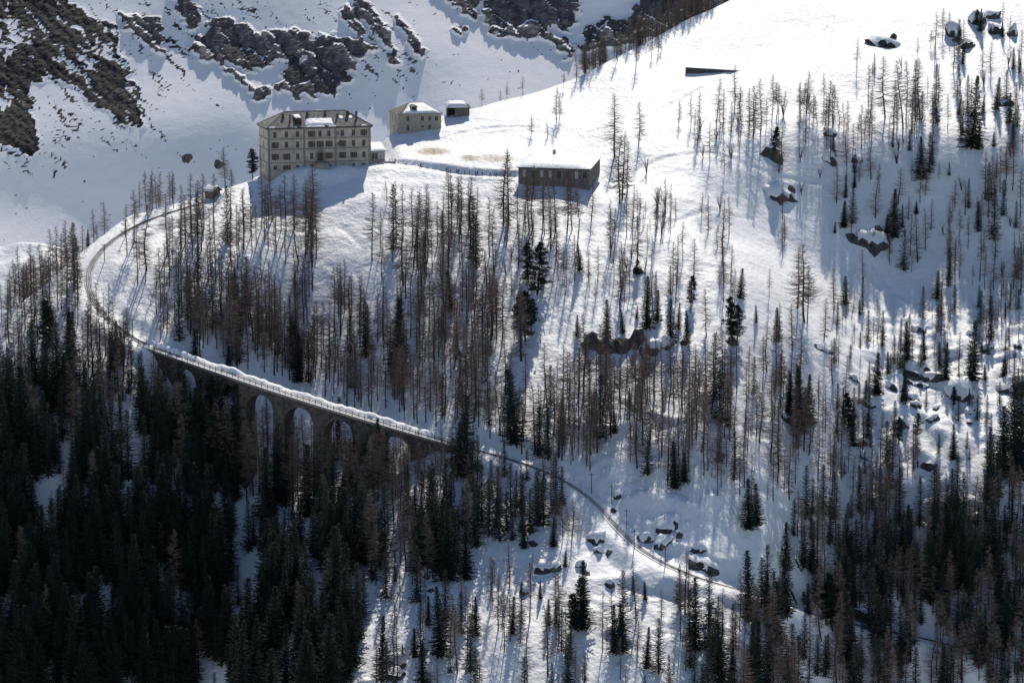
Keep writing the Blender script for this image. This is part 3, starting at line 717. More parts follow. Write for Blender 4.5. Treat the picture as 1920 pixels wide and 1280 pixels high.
# trees that stand behind the skyline, their feet hidden
for (x0, x1, n, kd, hm0, hm1, d0, d1) in ((10, 205, 50, 'l', 12, 17, 4, 34), (0, 120, 16, 'l', 15, 19, 3, 16), (1095, 1345, 60, 'l', 7, 13, .5, 5), (1095, 1335, 42, 'w', 6, 11, .3, 4), (860, 1060, 5, 'l', 4, 7, 1, 4), (230, 330, 9, 'l', 9, 13, 2, 9)):
    for i in range(n):
        px = rdt.uniform(x0, x1); ry = float(np.interp(px, [p[0] for p in RIDGE], [p[1] for p in RIDGE]))
        yR = float(np.interp(px, [p[0] for p in RIDGE], _ry)); y = yR + rdt.uniform(d0, d1)
        x = (px - 960) / FPX * y * 1.0
        z = float(ground(x, y)); hm = rdt.uniform(hm0, hm1)
        qx, qy = proj(x, y, z)
        TREES.append([kd, x, y, z, hm, float(qx), float(qy), hm * FPX / y, 'ridge_l' if px < 500 else 'ridge_r'])
# keep the railway, the path and the buildings clear
def clear_of(t):
    x, y = t[1], t[2]
    d = min(np.min(np.hypot(UPP[:, 0] - x, UPP[:, 1] - y)), np.min(np.hypot(DNP[:, 0] - x, DNP[:, 1] - y)))
    if d < 3.0: return False
    v = VIA_B - VIA_A; L2 = v[0] ** 2 + v[1] ** 2
    k = ((x - VIA_A[0]) * v[0] + (y - VIA_A[1]) * v[1]) / L2
    if -0.02 < k < 1.02 and abs((x - VIA_A[0]) * v[1] - (y - VIA_A[1]) * v[0]) / math.sqrt(L2) < 3.6: return False
    return True
# openings of the viaduct that stay in view
SEEN = [(468, 512, 740, 910), (545, 594, 765, 912), (738, 776, 806, 866), (802, 850, 824, 860)]
def hides_arch(t):
    if t[8] == -1 or t[6] < 800: return False
    w = 0.16 * t[7]
    if t[0] in 'lw': return False
    return any(t[5] + w > a and t[5] - w < b and t[6] - t[7] < d - 6 and t[6] > c + 30 for a, b, c, d in SEEN)
_tx, _ty = proj(DNP[:, 0], DNP[:, 1], DNP[:, 2]); _to = np.argsort(_tx)
rdk = random.Random(3)
def hides_track(t):
    if t[8] == -1 or not 900 < t[5] < 1345: return False
    ty = float(np.interp(t[5], _tx[_to], _ty[_to]))
    return t[6] - t[7] < ty < t[6] - 4 and rdk.random() < 0.72
TREES = [t for t in TREES if clear_of(t) and not hides_arch(t) and not hides_track(t)]

# ================================================================== buildings and railway
M_WALL = varied('rendered_stone', (0.36, 0.315, 0.26), (0.62, 0.555, 0.47), 0.45, bump=0.4, bscale=3.0, bdist=0.05, detail=8)
M_TRIM = varied('dressed_stone', (0.20, 0.185, 0.165), (0.31, 0.285, 0.25), 1.5, bump=0.3)
M_RUBBLE = varied('rubble_stone', (0.24, 0.215, 0.18), (0.50, 0.45, 0.38), 2.2, bump=0.9, bscale=3.0, bdist=0.12)
M_DARKST = varied('dark_stone', (0.055, 0.052, 0.048), (0.14, 0.13, 0.115), 1.2, bump=0.8, bscale=2.5, bdist=0.12)
M_SHED = varied('shed_stone', (0.12, 0.105, 0.095), (0.26, 0.235, 0.21), 1.2, bump=0.7, bscale=2.5, bdist=0.1)
M_FRAME = newmat('window_frame_paint', (0.42, 0.38, 0.32), 0.6)
M_PANE = newmat('window_glass', (0.012, 0.016, 0.022), 0.12, 0.5)
M_PALE = newmat('pale_pane', (0.62, 0.62, 0.60), 0.4, 0.3)
M_SHUT = varied('shutter_paint', (0.10, 0.072, 0.058), (0.16, 0.12, 0.10), 3.0)
M_WOOD = varied('weathered_wood', (0.12, 0.095, 0.075), (0.26, 0.215, 0.17), 1.2, stretch=(4, 4, .6), bump=0.4)
M_DARKW = varied('dark_wood', (0.028, 0.025, 0.023), (0.07, 0.06, 0.05), 1.5)
M_IRON = varied('rusty_iron', (0.045, 0.032, 0.026), (0.10, 0.065, 0.045), 2.0, rough=0.6)

def roof_mat(name, c1, c2):
    m = newmat(name, c1, 0.85, 0.15); nt = m.node_tree; Lk = nt.links; b = nt.nodes['Principled BSDF']
    uv = N(m, 'ShaderNodeAttribute'); uv.attribute_name = 'tile'
    br = N(m, 'ShaderNodeTexBrick'); br.inputs['Scale'].default_value = 1.0
    br.inputs['Color1'].default_value = (*c1, 1); br.inputs['Color2'].default_value = (*c2, 1); br.inputs['Mortar'].default_value = (c1[0] * .3, c1[1] * .3, c1[2] * .3, 1)
    br.inputs['Mortar Size'].default_value = 0.07; br.inputs['Brick Width'].default_value = 0.62; br.inputs['Row Height'].default_value = 0.55; br.inputs['Bias'].default_value = 0.0
    tc = N(m, 'ShaderNodeTexCoord'); mp = N(m, 'ShaderNodeMapping'); Lk.new(tc.outputs['Object'], mp.inputs[0]); Lk.new(mp.outputs[0], br.inputs['Vector'])
    no = N(m, 'ShaderNodeTexNoise'); no.inputs['Scale'].default_value = .6; Lk.new(tc.outputs['Object'], no.inputs[0])
    mx = N(m, 'ShaderNodeMix', data_type='RGBA', blend_type='MULTIPLY'); mx.inputs[0].default_value = .5
    Lk.new(br.outputs[0], mx.inputs[6]); Lk.new(no.outputs['Color'], mx.inputs[7]); Lk.new(mx.outputs[2], b.inputs['Base Color'])
    bp = N(m, 'ShaderNodeBump'); bp.inputs['Strength'].default_value = .6; bp.inputs['Distance'].default_value = .06; Lk.new(br.outputs['Fac'], bp.inputs['Height']); bp.invert = True; Lk.new(bp.outputs[0], b.inputs['Normal'])
    return m
M_TILE = roof_mat('roof_tiles', (0.24, 0.23, 0.215), (0.52, 0.49, 0.45))

class MB:
    def __init__(self): self.v = []; self.f = []
    def poly(self, *p):
        n = len(self.v); self.v += [tuple(q) for q in p]; self.f.append(tuple(range(n, n + len(p)))); return self
    def box(self, x0, x1, y0, y1, z0, z1):
        n = len(self.v)
        self.v += [(x0, y0, z0), (x1, y0, z0), (x1, y1, z0), (x0, y1, z0), (x0, y0, z1), (x1, y0, z1), (x1, y1, z1), (x0, y1, z1)]
        self.f += [tuple(n + i for i in q) for q in ((0, 3, 2, 1), (4, 5, 6, 7), (0, 1, 5, 4), (1, 2, 6, 5), (2, 3, 7, 6), (3, 0, 4, 7))]
        return self
    def hexa(self, a, b):
        """a: four bottom corners, b: four top corners."""
        n = len(self.v); self.v += [tuple(q) for q in a] + [tuple(q) for q in b]
        self.f += [tuple(n + i for i in q) for q in ((0, 3, 2, 1), (4, 5, 6, 7), (0, 1, 5, 4), (1, 2, 6, 5), (2, 3, 7, 6), (3, 0, 4, 7))]
        return self
    def tube(self, p, q, r0, r1, sides=8):
        p = Vector(p); q = Vector(q); d = (q - p).normalized()
        a = d.orthogonal().normalized(); b = d.cross(a); n = len(self.v)
        for c, r in ((p, r0), (q, r1)):
            for k in range(sides):
                t = 2 * math.pi * k / sides; self.v.append(tuple(c + a * (r * math.cos(t)) + b * (r * math.sin(t))))
        for k in range(sides):
            self.f.append((n + k, n + (k + 1) % sides, n + sides + (k + 1) % sides, n + sides + k))
        self.f.append(tuple(n + sides + k for k in range(sides))); self.f.append(tuple(n + k for k in reversed(range(sides))))
        return self
    def mesh(self, name, mat, smooth=False):
        me = bpy.data.meshes.new(name); me.from_pydata(self.v, [], self.f); me.materials.append(mat)
        if smooth: me.polygons.foreach_set('use_smooth', np.full(len(me.polygons), True))
        me.update(); return me
    def build(self, name, mat, parent=None, smooth=False): return link(name, self.mesh(name, mat, smooth), parent)

def wall_mesh(L, z0, z1, holes, thick=0.35, axis='x', off=0.0, flip=False):
    """Wall in the plane y=off (axis x) or x=off (axis y), with rectangular openings and their reveals."""
    us = sorted(set([0.0, L] + [h[0] for h in holes] + [h[1] for h in holes])); zs = sorted(set([z0, z1] + [h[2] for h in holes] + [h[3] for h in holes]))
    m = MB()
    def P(u, d, z): return (u, off + d, z) if axis == 'x' else (off + d * (-1 if flip else 1), u, z)
    for i in range(len(us) - 1):
        for j in range(len(zs) - 1):
            cu, cz = (us[i] + us[i + 1]) / 2, (zs[j] + zs[j + 1]) / 2
            if any(h[0] < cu < h[1] and h[2] < cz < h[3] for h in holes): continue
            m.poly(P(us[i], 0, zs[j]), P(us[i + 1], 0, zs[j]), P(us[i + 1], 0, zs[j + 1]), P(us[i], 0, zs[j + 1]))
    for (a, b, c, d) in holes:
        m.poly(P(a, 0, c), P(a, thick, c), P(a, thick, d), P(a, 0, d)); m.poly(P(b, 0, c), P(b, 0, d), P(b, thick, d), P(b, thick, c))
        m.poly(P(a, 0, c), P(b, 0, c), P(b, thick, c), P(a, thick, c)); m.poly(P(a, 0, d), P(a, thick, d), P(b, thick, d), P(b, 0, d))
    return m

_wc = {}
def window(parent, axis, off, u, z, w, h, shutters=False, pane=None, sill=True, flip=False):
    """A framed window in its opening; shutters fold back on both sides."""
    key = (round(w, 2), round(h, 2), shutters, sill)
    if key not in _wc:
        f = MB(); t = 0.07
        f.box(-w / 2, -w / 2 + t, .16, .26, 0, h).box(w / 2 - t, w / 2, .16, .26, 0, h).box(-w / 2 + t, w / 2 - t, .16, .26, h - t, h).box(-w / 2 + t, w / 2 - t, .16, .26, 0, t)
        f.box(-.03, .03, .165, .255, t, h - t).box(-w / 2 + t, -.03, .17, .25, h * .62, h * .62 + .05).box(.03, w / 2 - t, .17, .25, h * .62, h * .62 + .05)
        p = MB().box(-w / 2 + .02, w / 2 - .02, .22, .245, .02, h - .02)
        s = MB().box(-w / 2 - .10, w / 2 + .10, -.10, .12, -.13, -.003)
        k = MB().box(-w / 2 - w * .52, -w / 2 - .02, -.09, -.03, 0.02, h - .02)
        for q in range(7): k.box(-w / 2 - w * .46, -w / 2 - .07, -.105, -.089, .1 + q * (h - .2) / 7, .1 + q * (h - .2) / 7 + (h - .2) / 12)
        k2 = MB(); k2.v = [(-x, y, zz) for x, y, zz in k.v]; k2.f = [tuple(reversed(q)) for q in k.f]
        _wc[key] = [f.mesh('window', M_FRAME), p.mesh('pane', M_PANE), p.mesh('pane', M_PALE), s.mesh('sill', M_TRIM), k.mesh('shutter', M_SHUT), k2.mesh('shutter', M_SHUT)]
    ms = _wc[key]
    o = link('window', ms[0], parent)
    if axis == 'x': o.location = (u, off, z)
    else:
        o.location = (off, u, z); o.rotation_euler = (0, 0, math.pi / 2 if flip else -math.pi / 2)
    link('pane', ms[2] if pane == 'pale' else ms[1], o)
    if sill: link('sill', ms[3], o)
    if shutters: link('shutter', ms[4], o); link('shutter', ms[5], o)
    return o

def slab(pts, thick, seed=0, jag=0.0, inset=0.0):
    """Snow lying on a sloping quad pts (four corners, counter-clockwise from above): softly rounded edges."""
    rd = np.random.default_rng(seed); n = 13
    A, B, C, D = [np.array(p, float) for p in pts]
    m = MB(); V = []; nrm = np.cross(B - A, D - A); nrm /= np.linalg.norm(nrm)
    if nrm[2] < 0: nrm = -nrm
    for j in range(n):
        for i in range(n):
            u, v = i / (n - 1), j / (n - 1)
            e = min(u, 1 - u, v, 1 - v)
            u2 = u + (jag * rd.uniform(-1, 1) if 0 < j < n - 1 or True else 0) * (1 if e == 0 else .2) * .5; v2 = v + jag * rd.uniform(-1, 1) * .5
            p = (A * (1 - u2) + B * u2) * (1 - v2) + (D * (1 - u2) + C * u2) * v2
            hgt = thick * min(1.0, (e * (n - 1) / 1.6) ** .5 if e > 0 else 0.0) * (1 + .12 * rd.uniform(-1, 1))
            V.append(tuple(p + nrm * (hgt + .02)))
    m.v = V
    for j in range(n - 1):
        for i in range(n - 1):
            a = j * n + i; m.f.append((a, a + 1, a + n + 1, a + n))
    k = len(m.v); m.v += [tuple(np.array(p, float) + nrm * .02) for p in pts]; m.f.append((k + 3, k + 2, k + 1, k))
    return m

def hip_roof(L, D, ze, rise, hip, ov=0.6, th=0.28):
    m = MB(); a = (-ov, -ov, ze); b = (L + ov, -ov, ze); c = (L + ov, D + ov, ze); d = (-ov, D + ov, ze); r1 = (hip, D / 2, ze + rise); r2 = (L - hip, D / 2, ze + rise)
    def lo(p): return (p[0], p[1], p[2] - th)
    m.poly(a, b, r2, r1); m.poly(c, d, r1, r2); m.poly(d, a, r1); m.poly(b, c, r2)
    for p, q in ((a, b), (b, c), (c, d), (d, a)): m.poly(lo(p), lo(q), q, p)
    m.poly(lo(d), lo(c), lo(b), lo(a))
    return m

# ---- hotel
HL, HD, ZE, RISE, HIP = 32.6, 14.4, 16.6, 4.3, 6.6
hotel = link('hotel', None, loc=HOTEL, rz=HOTEL_ANG)
tag(hotel, 'large four-storey stone hotel with hipped tile roof on the ridge', 'hotel')
COLS = [2.3, 5.9, 9.4, 13.8, 16.5, 19.3, 23.6, 27.1, 30.4]
rows = [(ZE - 2.07, '000100001'), (ZE - 5.3, '100111100'), (ZE - 8.95, '110D01110'), (ZE - 12.3, '010000000')]
holes = []; wins = []
for r, (zc, code) in enumerate(rows):
    for i, u in enumerate(COLS):
        if r == 2 and i == 4: continue
        w, h = (1.05, 1.85) if r < 3 else (1.15, 1.25)
        holes.append((u - w / 2, u + w / 2, zc - h / 2, zc + h / 2)); wins.append((u, zc - h / 2, w, h, code[i] == '1'))
for zc in (ZE - 2.0, ZE - 5.3): holes.append((21.95, 22.5, zc - .5, zc + .5)); wins.append((22.225, zc - .5, .55, 1.0, False))
DOOR = (15.6, 17.4, ZE - 10.5, ZE - 7.85)
holes.append(DOOR)
wall_mesh(HL, -4, ZE - .25, holes).build('front_wall', M_WALL, hotel)
sholes = []; swins = []
for zc in (ZE - 2.07, ZE - 5.3): sholes.append((6.6, 7.7, zc - .92, zc + .92)); swins.append((7.15, zc - .92, 1.1, 1.84, False))
sholes.append((6.8, 7.5, ZE - 10.1, ZE - 7.9)); swins.append((7.15, ZE - 10.1, .7, 2.2, False))
for u in (3.4, 7.2, 11.4):
    for zc in (ZE - 12.5, ZE - 15.3): sholes.append((u - .5, u + .5, zc - .7, zc + .7)); swins.append((u, zc - .7, 1.0, 1.4, False))
wall_mesh(HD, -4, ZE - .25, sholes, axis='y', off=0.0).build('side_wall', M_WALL, hotel)
wall_mesh(HD, -4, ZE - .25, [], axis='y', off=HL).build('side_wall', M_WALL, hotel)
wall_mesh(HL, -4, ZE - .25, [], off=HD).build('back_wall', M_WALL, hotel)
for (u, z, w, h, s) in wins: window(hotel, 'x', 0, u, z, w, h, s)
for (u, z, w, h, s) in swins: window(hotel, 'y', 0, u, z, w, h, s)
for zc in (ZE - 2.95 - .55, ZE - 6.75, ZE - 10.85):
    MB().box(-.12, HL + .12, -.13, .05, zc - .14, zc + .14).build('string_course', M_TRIM, hotel)
    MB().box(-.13, .05, .052, HD + .12, zc - .14, zc + .14).build('string_course', M_TRIM, hotel)
for u in (0.35, 11.5, 21.4, HL - .35): MB().box(u - .3, u + .3, -.09, .04, -3.5, ZE - .35).build('pilaster', M_TRIM, hotel)
MB().box(-.3, HL + .3, -.32, .03, ZE - .62, ZE - .285).build('cornice', M_TRIM, hotel)
MB().box(-.32, .03, .032, HD + .3, ZE - .62, ZE - .285).build('cornice', M_TRIM, hotel)
# arched portal and door
por = MB()
por.box(14.95, 15.6, -.35, .02, ZE - 10.9, ZE - 8.75).box(17.4, 18.05, -.35, .02, ZE - 10.9, ZE - 8.75)
for k in range(8):
    a0, a1 = math.pi * k / 8, math.pi * (k + 1) / 8
    q = [(16.5 + r * math.cos(a), ZE - 8.75 + r * math.sin(a)) for a, r in ((a0, .9), (a0, 1.55), (a1, 1.55), (a1, .9))]
    por.hexa([(x, -.35, z) for x, z in q], [(x, .02, z) for x, z in q])
por.build('portal', M_TRIM, hotel)
dr = MB().box(15.62, 16.48, .22, .3, ZE - 10.48, ZE - 7.9).box(16.52, 17.38, .22, .3, ZE - 10.48, ZE - 7.9).build('door', M_SHUT, hotel)
MB().tube((16.42, .2, ZE - 9.5), (16.42, .2, ZE - 9.2), .03, .03, 6).build('handle', M_IRON, dr)
roof = hip_roof(HL, HD, ZE, RISE, HIP).build('roof', M_TILE, hotel)
ZR = lambda f: (-.6 + (HD / 2 + .6) * f, ZE + RISE * f)         # front slope: fraction up the roof -> y, z
rc = MB()
for p, q in (((-.6, -.6, ZE), (HIP, HD / 2, ZE + RISE)), ((-.6, HD + .6, ZE), (HIP, HD / 2, ZE + RISE)), ((HL + .6, -.6, ZE), (HL - HIP, HD / 2, ZE + RISE)), ((HL + .6, HD + .6, ZE), (HL - HIP, HD / 2, ZE + RISE)), ((HIP, HD / 2, ZE + RISE), (HL - HIP, HD / 2, ZE + RISE))): rc.tube(p, q, .16, .16, 6)
rc.build('ridge_cap', M_TRIM, roof)
for (u, f, w, h) in ((5.7, .62, .7, 1.3), (13.5, .68, .8, 1.3), (19.2, .72, .8, 1.4), (26.3, .66, .9, 1.5), (28.6, .42, .55, 2.6), (7.6, .40, .45, 2.2), (22.7, .52, .5, 1.5)):
    y, z = ZR(f)
    ch = MB().box(u - w / 2, u + w / 2, y - w * .4, y + w * .4, z - .7, z + h).build('chimney', M_DARKST, roof)
    MB().box(u - w / 2 - .08, u + w / 2 + .08, y - w * .4 - .08, y + w * .4 + .08, z + h + .002, z + h + .14).build('chimney_cap', M_TRIM, ch) if False else None
y, z = ZR(.20); y1, z1 = ZR(.62)
dm = MB().hexa([(9.0, y, z - .2), (10.9, y, z - .2), (10.9, y1, z1 - .3), (9.0, y1, z1 - .3)], [(9.0, y, z + 1.7), (10.9, y, z + 1.7), (10.9, y1, z1 + .12), (9.0, y1, z1 + .12)]).build('dormer', M_DARKW, roof)
for (u, f) in ((24.0, .5), (26.9, .5)):
    y, z = ZR(f); y2, z2 = ZR(f + .13)
    MB().hexa([(u - .5, y, z + .03), (u + .5, y, z + .03), (u + .5, y2, z2 + .03), (u - .5, y2, z2 + .03)], [(u - .5, y, z + .15), (u + .5, y, z + .15), (u + .5, y2, z2 + .15), (u - .5, y2, z2 + .15)]).build('skylight', M_PALE, roof)
def on_roof(u0, f0, u1, f1):
    (ya, za), (yb, zb) = ZR(f0), ZR(f1); return [(u0, ya, za), (u1, ya, za), (u1, yb, zb), (u0, yb, zb)]
slab(on_roof(12.2, .10, 20.8, .52), .45, 3, .035).build('roof_snow', M_SNOWP, roof, True)
slab([(9.0, *ZR(.30)[:1], ZR(.30)[1] + 1.45), (10.95, ZR(.30)[0], ZR(.30)[1] + 1.45), (11.0, ZR(.78)[0], ZR(.78)[1] + .05), (9.0, ZR(.78)[0], ZR(.78)[1] + .05)], .3, 4, .03).build('roof_snow', M_SNOWP, roof, True)
for i, (u0, u1) in enumerate(((.4, 2.3), (12, 18), (19, 21.5), (29.5, 31.2), (8.3, 9.2))): slab(on_roof(u0, .0, u1, .055), .25, 5 + i, .03).build('roof_snow', M_SNOWP, roof, True)

# ---- veranda at the right end of the hotel
ver = link('veranda', None, loc=hotel.matrix_basis @ Vector((HL + .02, 1.0, 3.2)), rz=HOTEL_ANG)
tag(ver, 'small glazed stone veranda with snowy roof at the right end of the hotel', 'veranda')
vh = [(.5 + i * 1.0, 1.35 + i * 1.0, 2.6, 4.7) for i in range(4)]
wall_mesh(4.7, -3, 5.1, vh).build('front_wall', M_WALL, ver); wall_mesh(6.5, -3, 5.1, [], axis='y', off=4.7).build('side_wall', M_WALL, ver); wall_mesh(6.5, -3, 5.1, [], axis='y', off=0.0).build('side_wall', M_WALL, ver)
for i, h in enumerate(vh): window(ver, 'x', 0, (h[0] + h[1]) / 2, 2.6, .85, 2.1, False, 'pale' if i > 1 else None, False)
MB().box(-.0, 5.0, -.25, .04, 2.2, 2.42).build('ledge', M_TRIM, ver)
MB().hexa([(0, -.4, 5.1), (5.1, -.4, 5.1), (5.1, 6.8, 7.0), (0, 6.8, 7.0)], [(0, -.4, 5.3), (5.1, -.4, 5.3), (5.1, 6.8, 7.2), (0, 6.8, 7.2)]).build('roof', M_TILE, ver)
slab([(0, -.45, 5.3), (5.15, -.45, 5.3), (5.15, 6.9, 7.2), (0, 6.9, 7.2)], .5, 21, .02).build('roof_snow', M_SNOWP, ver, True)

# ---- stone entrance terrace in front of the hotel door
ter = link('entrance_terrace', None, loc=hotel.matrix_basis @ Vector((16.5, -.4, 3.2)), rz=HOTEL_ANG)
tag(ter, 'mound-shaped rubble stone entrance terrace before the hotel door', 'terrace')
MB().hexa([(-4.2, -4.6, -2), (4.4, -4.4, -2), (3.2, 0, -2), (-3.0, 0, -2)], [(-1.7, -2.4, 2.3), (1.9, -2.3, 2.3), (1.9, 0, 2.7), (-1.7, 0, 2.7)]).build('stone_base', M_RUBBLE, ter)
for i in range(4): MB().box(-1.4, 1.5, -2.2 + i * .45, -1.8 + i * .45, 2.3 + i * .16, 2.46 + i * .16).build('step', M_TRIM, ter)

def on_ground(px, py):
    x, y, z, h = hits([(px, py)]); return Vector((x[0], y[0], z[0]))

# ---- second stone house
B2 = on_ground(747, 252); A2 = R(17)
hs = link('stone_house', None, loc=B2, rz=A2)
tag(hs, 'two-storey rubble stone house with snowy hipped roof behind the hotel', 'house')
L2, D2, E2 = 14.2, 11.0, 6.5
h2 = [(3.2, 1.0, 4.1, 1.5, 0), (8.0, 1.0, 4.1, 1.5, 1), (10.4, .9, 4.1, 1.5, 0), (12.6, 1.1, 4.1, 1.4, 1), (3.2, 1.0, 1.2, 1.5, 0), (8.0, 1.0, 2.0, .7, 0), (10.3, 1.0, 1.5, 1.2, 0)]
wall_mesh(L2, -4, E2 - .2, [(u - w / 2, u + w / 2, z, z + h) for u, w, z, h, s in h2]).build('front_wall', M_RUBBLE, hs)
s2 = [(3.0, .8, 4.1, 1.5), (7.4, .8, 4.1, 1.5), (5.2, .8, 1.0, 1.8)]
wall_mesh(D2, -4, E2 - .2, [(u - w / 2, u + w / 2, z, z + h) for u, w, z, h in s2], axis='y').build('side_wall', M_RUBBLE, hs)
wall_mesh(D2, -4, E2 - .2, [], axis='y', off=L2).build('side_wall', M_RUBBLE, hs); wall_mesh(L2, -4, E2 - .2, [], off=D2).build('back_wall', M_RUBBLE, hs)
for u, w, z, h, s in h2: window(hs, 'x', 0, u, z, w, h, False)
for u, w, z, h in s2: window(hs, 'y', 0, u, z, w, h, False)
rf = hip_roof(L2, D2, E2, 2.9, 4.6, .45, .22).build('roof', M_TILE, hs)
fr = lambda u, f: (u, -.45 + (D2 / 2 + .45) * f, E2 + 2.9 * f)
slab([fr(1.2, .0), fr(L2 - .1, .0), fr(L2 - 4.6, .97), fr(5.0, .97)], .45, 31, .012).build('roof_snow', M_SNOWP, rf, True)
MB().hexa([(5.0, .6, E2 + .4), (6.3, .6, E2 + .4), (6.3, 3.4, E2 + 1.6), (5.0, 3.4, E2 + 1.6)], [(5.0, .6, E2 + 2.0), (6.3, .6, E2 + 2.0), (6.3, 3.4, E2 + 2.3), (5.0, 3.4, E2 + 2.3)]).build('dormer', M_DARKW, rf)
MB().hexa([(4.5, .3, E2 + 2.03), (6.8, .3, E2 + 2.03), (6.8, 3.6, E2 + 2.33), (4.5, 3.6, E2 + 2.33)], [(5.2, .3, E2 + 2.5), (6.1, .3, E2 + 2.5), (6.1, 3.6, E2 + 2.7), (5.2, 3.6, E2 + 2.7)]).build('dormer_roof', M_TILE, rf)

# ---- plank shed with a thick snow load
B3 = on_ground(840, 221); sh = link('plank_shed', None, loc=B3, rz=R(8))
tag(sh, 'small grey plank shed under a thick snow load right of the stone house', 'shed')
for i in range(14):
    MB().box(2.3 + i * .335, 2.3 + i * .335 + .32, -.03 - .02 * (i % 2), .03, -2, 3.0).build('plank', M_WOOD, sh)
MB().box(.0, .2, 0, .2, -2, 3.1).build('post', M_DARKW, sh); MB().box(2.1, 2.28, 0, .2, -2, 3.1).build('post', M_DARKW, sh)
MB().box(0.2, 2.1, 1.8, 1.9, -2, 3.0).build('inner_wall', M_DARKW, sh)
MB().box(0, .12, .22, 4.8, -2, 3.3).build('side_wall', M_DARKW, sh); MB().box(6.9, 7.0, .05, 4.8, -2, 3.3).build('side_wall', M_WOOD, sh); MB().box(.13, 6.88, 4.7, 4.8, -2, 3.4).build('back_wall', M_WOOD, sh)
MB().hexa([(-.3, -.4, 3.05), (7.3, -.4, 3.05), (7.3, 5.2, 3.7), (-.3, 5.2, 3.7)], [(-.3, -.4, 3.2), (7.3, -.4, 3.2), (7.3, 5.2, 3.85), (-.3, 5.2, 3.85)]).build('roof', M_DARKW, sh)
slab([(-.25, -.4, 3.2), (6.4, -.4, 3.2), (6.4, 5.2, 3.85), (-.25, 5.2, 3.85)], 1.3, 41, .01).build('roof_snow', M_SNOWP, sh, True)

# ---- long shed with arched openings
B4 = on_ground(972, 344); A4 = R(-16); lg = link('long_shed', None, loc=B4, rz=A4)
tag(lg, 'long low stone shed with arched openings and thick snow on its roof', 'shed')
L4, D4, E4, K4 = 22.6, 13.0, 4.9, 7.4
ah = [1.8, 4.6, 7.4, 10.1, 12.9, 15.6, 18.4, 21.0]
hz = 2.0
wall_mesh(L4, -9, E4, [(u - .55, u + .55, hz, hz + 2.2) for u in ah], .5).build('front_wall', M_SHED, lg)
sd = MB(); sd.poly((L4, 0, -9), (L4, D4, -9), (L4, D4, K4), (L4, 0, E4)); sd.poly((0, D4, -9), (0, 0, -9), (0, 0, E4), (0, D4, K4)); sd.poly((L4, D4, -9), (0, D4, -9), (0, D4, K4), (L4, D4, K4)); sd.build('side_wall', M_SHED, lg)
for i, u in enumerate(ah):
    wo = window(lg, 'x', .12, u, hz, 1.1, 2.2, False, 'pale' if i in (0, 2, 3, 6) else None, True)  # pale pane colour stands in for sunlit snow showing through the openings
    hd = MB()
    for k in range(6):
        a0, a1 = math.pi * k / 6, math.pi * (k + 1) / 6
        q = [(r * math.cos(a), 2.2 - .08 + r * math.sin(a) * .6) for a, r in ((a0, .55), (a0, .75), (a1, .75), (a1, .55))]
        hd.hexa([(x, -.2, z) for x, z in q], [(x, -.11, z) for x, z in q])
    hd.build('arch_head', M_TRIM, wo)
for u in (0.25, 3.2, 6.0, 8.75, 11.5, 14.25, 17.0, 19.7, L4 - .25): MB().box(u - .25, u + .25, -.14, .03, -8, E4 - .05).build('buttress', M_SHED, lg)
rf = MB().hexa([(-.6, -.7, E4 + .01), (L4 + .5, -.7, E4 + .01), (L4 + .5, D4 + .5, K4 + .12), (-.6, D4 + .5, K4 + .12)], [(-.6, -.7, E4 + .25), (L4 + .5, -.7, E4 + .25), (L4 + .5, D4 + .5, K4 + .36), (-.6, D4 + .5, K4 + .36)]).build('roof', M_DARKW, lg)
slab([(-.6, -.8, E4 + .25), (L4 + .55, -.8, E4 + .25), (L4 + .55, D4 + .6, K4 + .36), (-.6, D4 + .6, K4 + .36)], .85, 51, .004).build('roof_snow', M_SNOWP, rf, True)
MB().box(7.8, 8.6, D4 - 1.4, D4 - .7, K4 - .2, K4 + 2.0).build('chimney', M_RUBBLE, rf)

# ---- small hut on the ridge
B5 = on_ground(384, 371); ht = link('ridge_hut', None, loc=B5, rz=R(-32))
tag(ht, 'tiny grey hut with snow-covered gable roof left of the hotel', 'hut')
w5 = MB().box(0, 3.2, 0, 3.6, -2.5, 2.3); w5.poly((3.2, 0, 2.3), (3.2, 3.6, 2.3), (3.2, 1.8, 3.5)); w5.poly((0, 3.6, 2.3), (0, 0, 2.3), (0, 1.8, 3.5)); w5.build('wall', M_WOOD, ht)
MB().box(3.18, 3.24, .6, 1.5, .9, 1.7).build('hatch', M_DARKW, ht)
r5 = MB().hexa([(-.4, -.5, 2.0), (3.8, -.5, 2.0), (3.8, 1.8, 3.5), (-.4, 1.8, 3.5)], [(-.4, -.5, 2.15), (3.8, -.5, 2.15), (3.8, 1.8, 3.65), (-.4, 1.8, 3.65)]).hexa([(-.4, 1.8, 3.5), (3.8, 1.8, 3.5), (3.8, 4.1, 2.0), (-.4, 4.1, 2.0)], [(-.4, 1.8, 3.65), (3.8, 1.8, 3.65), (3.8, 4.1, 2.15), (-.4, 4.1, 2.15)]).build('roof', M_DARKW, ht)
slab([(-.4, -.5, 2.16), (3.8, -.5, 2.16), (3.8, 1.85, 3.66), (-.4, 1.85, 3.66)], .4, 61, .01).build('roof_snow', M_SNOWP, r5, True)
slab([(-.4, 1.8, 3.66), (3.8, 1.8, 3.66), (3.8, 4.1, 2.16), (-.4, 4.1, 2.16)], .4, 62, .01).build('roof_snow', M_SNOWP, r5, True)

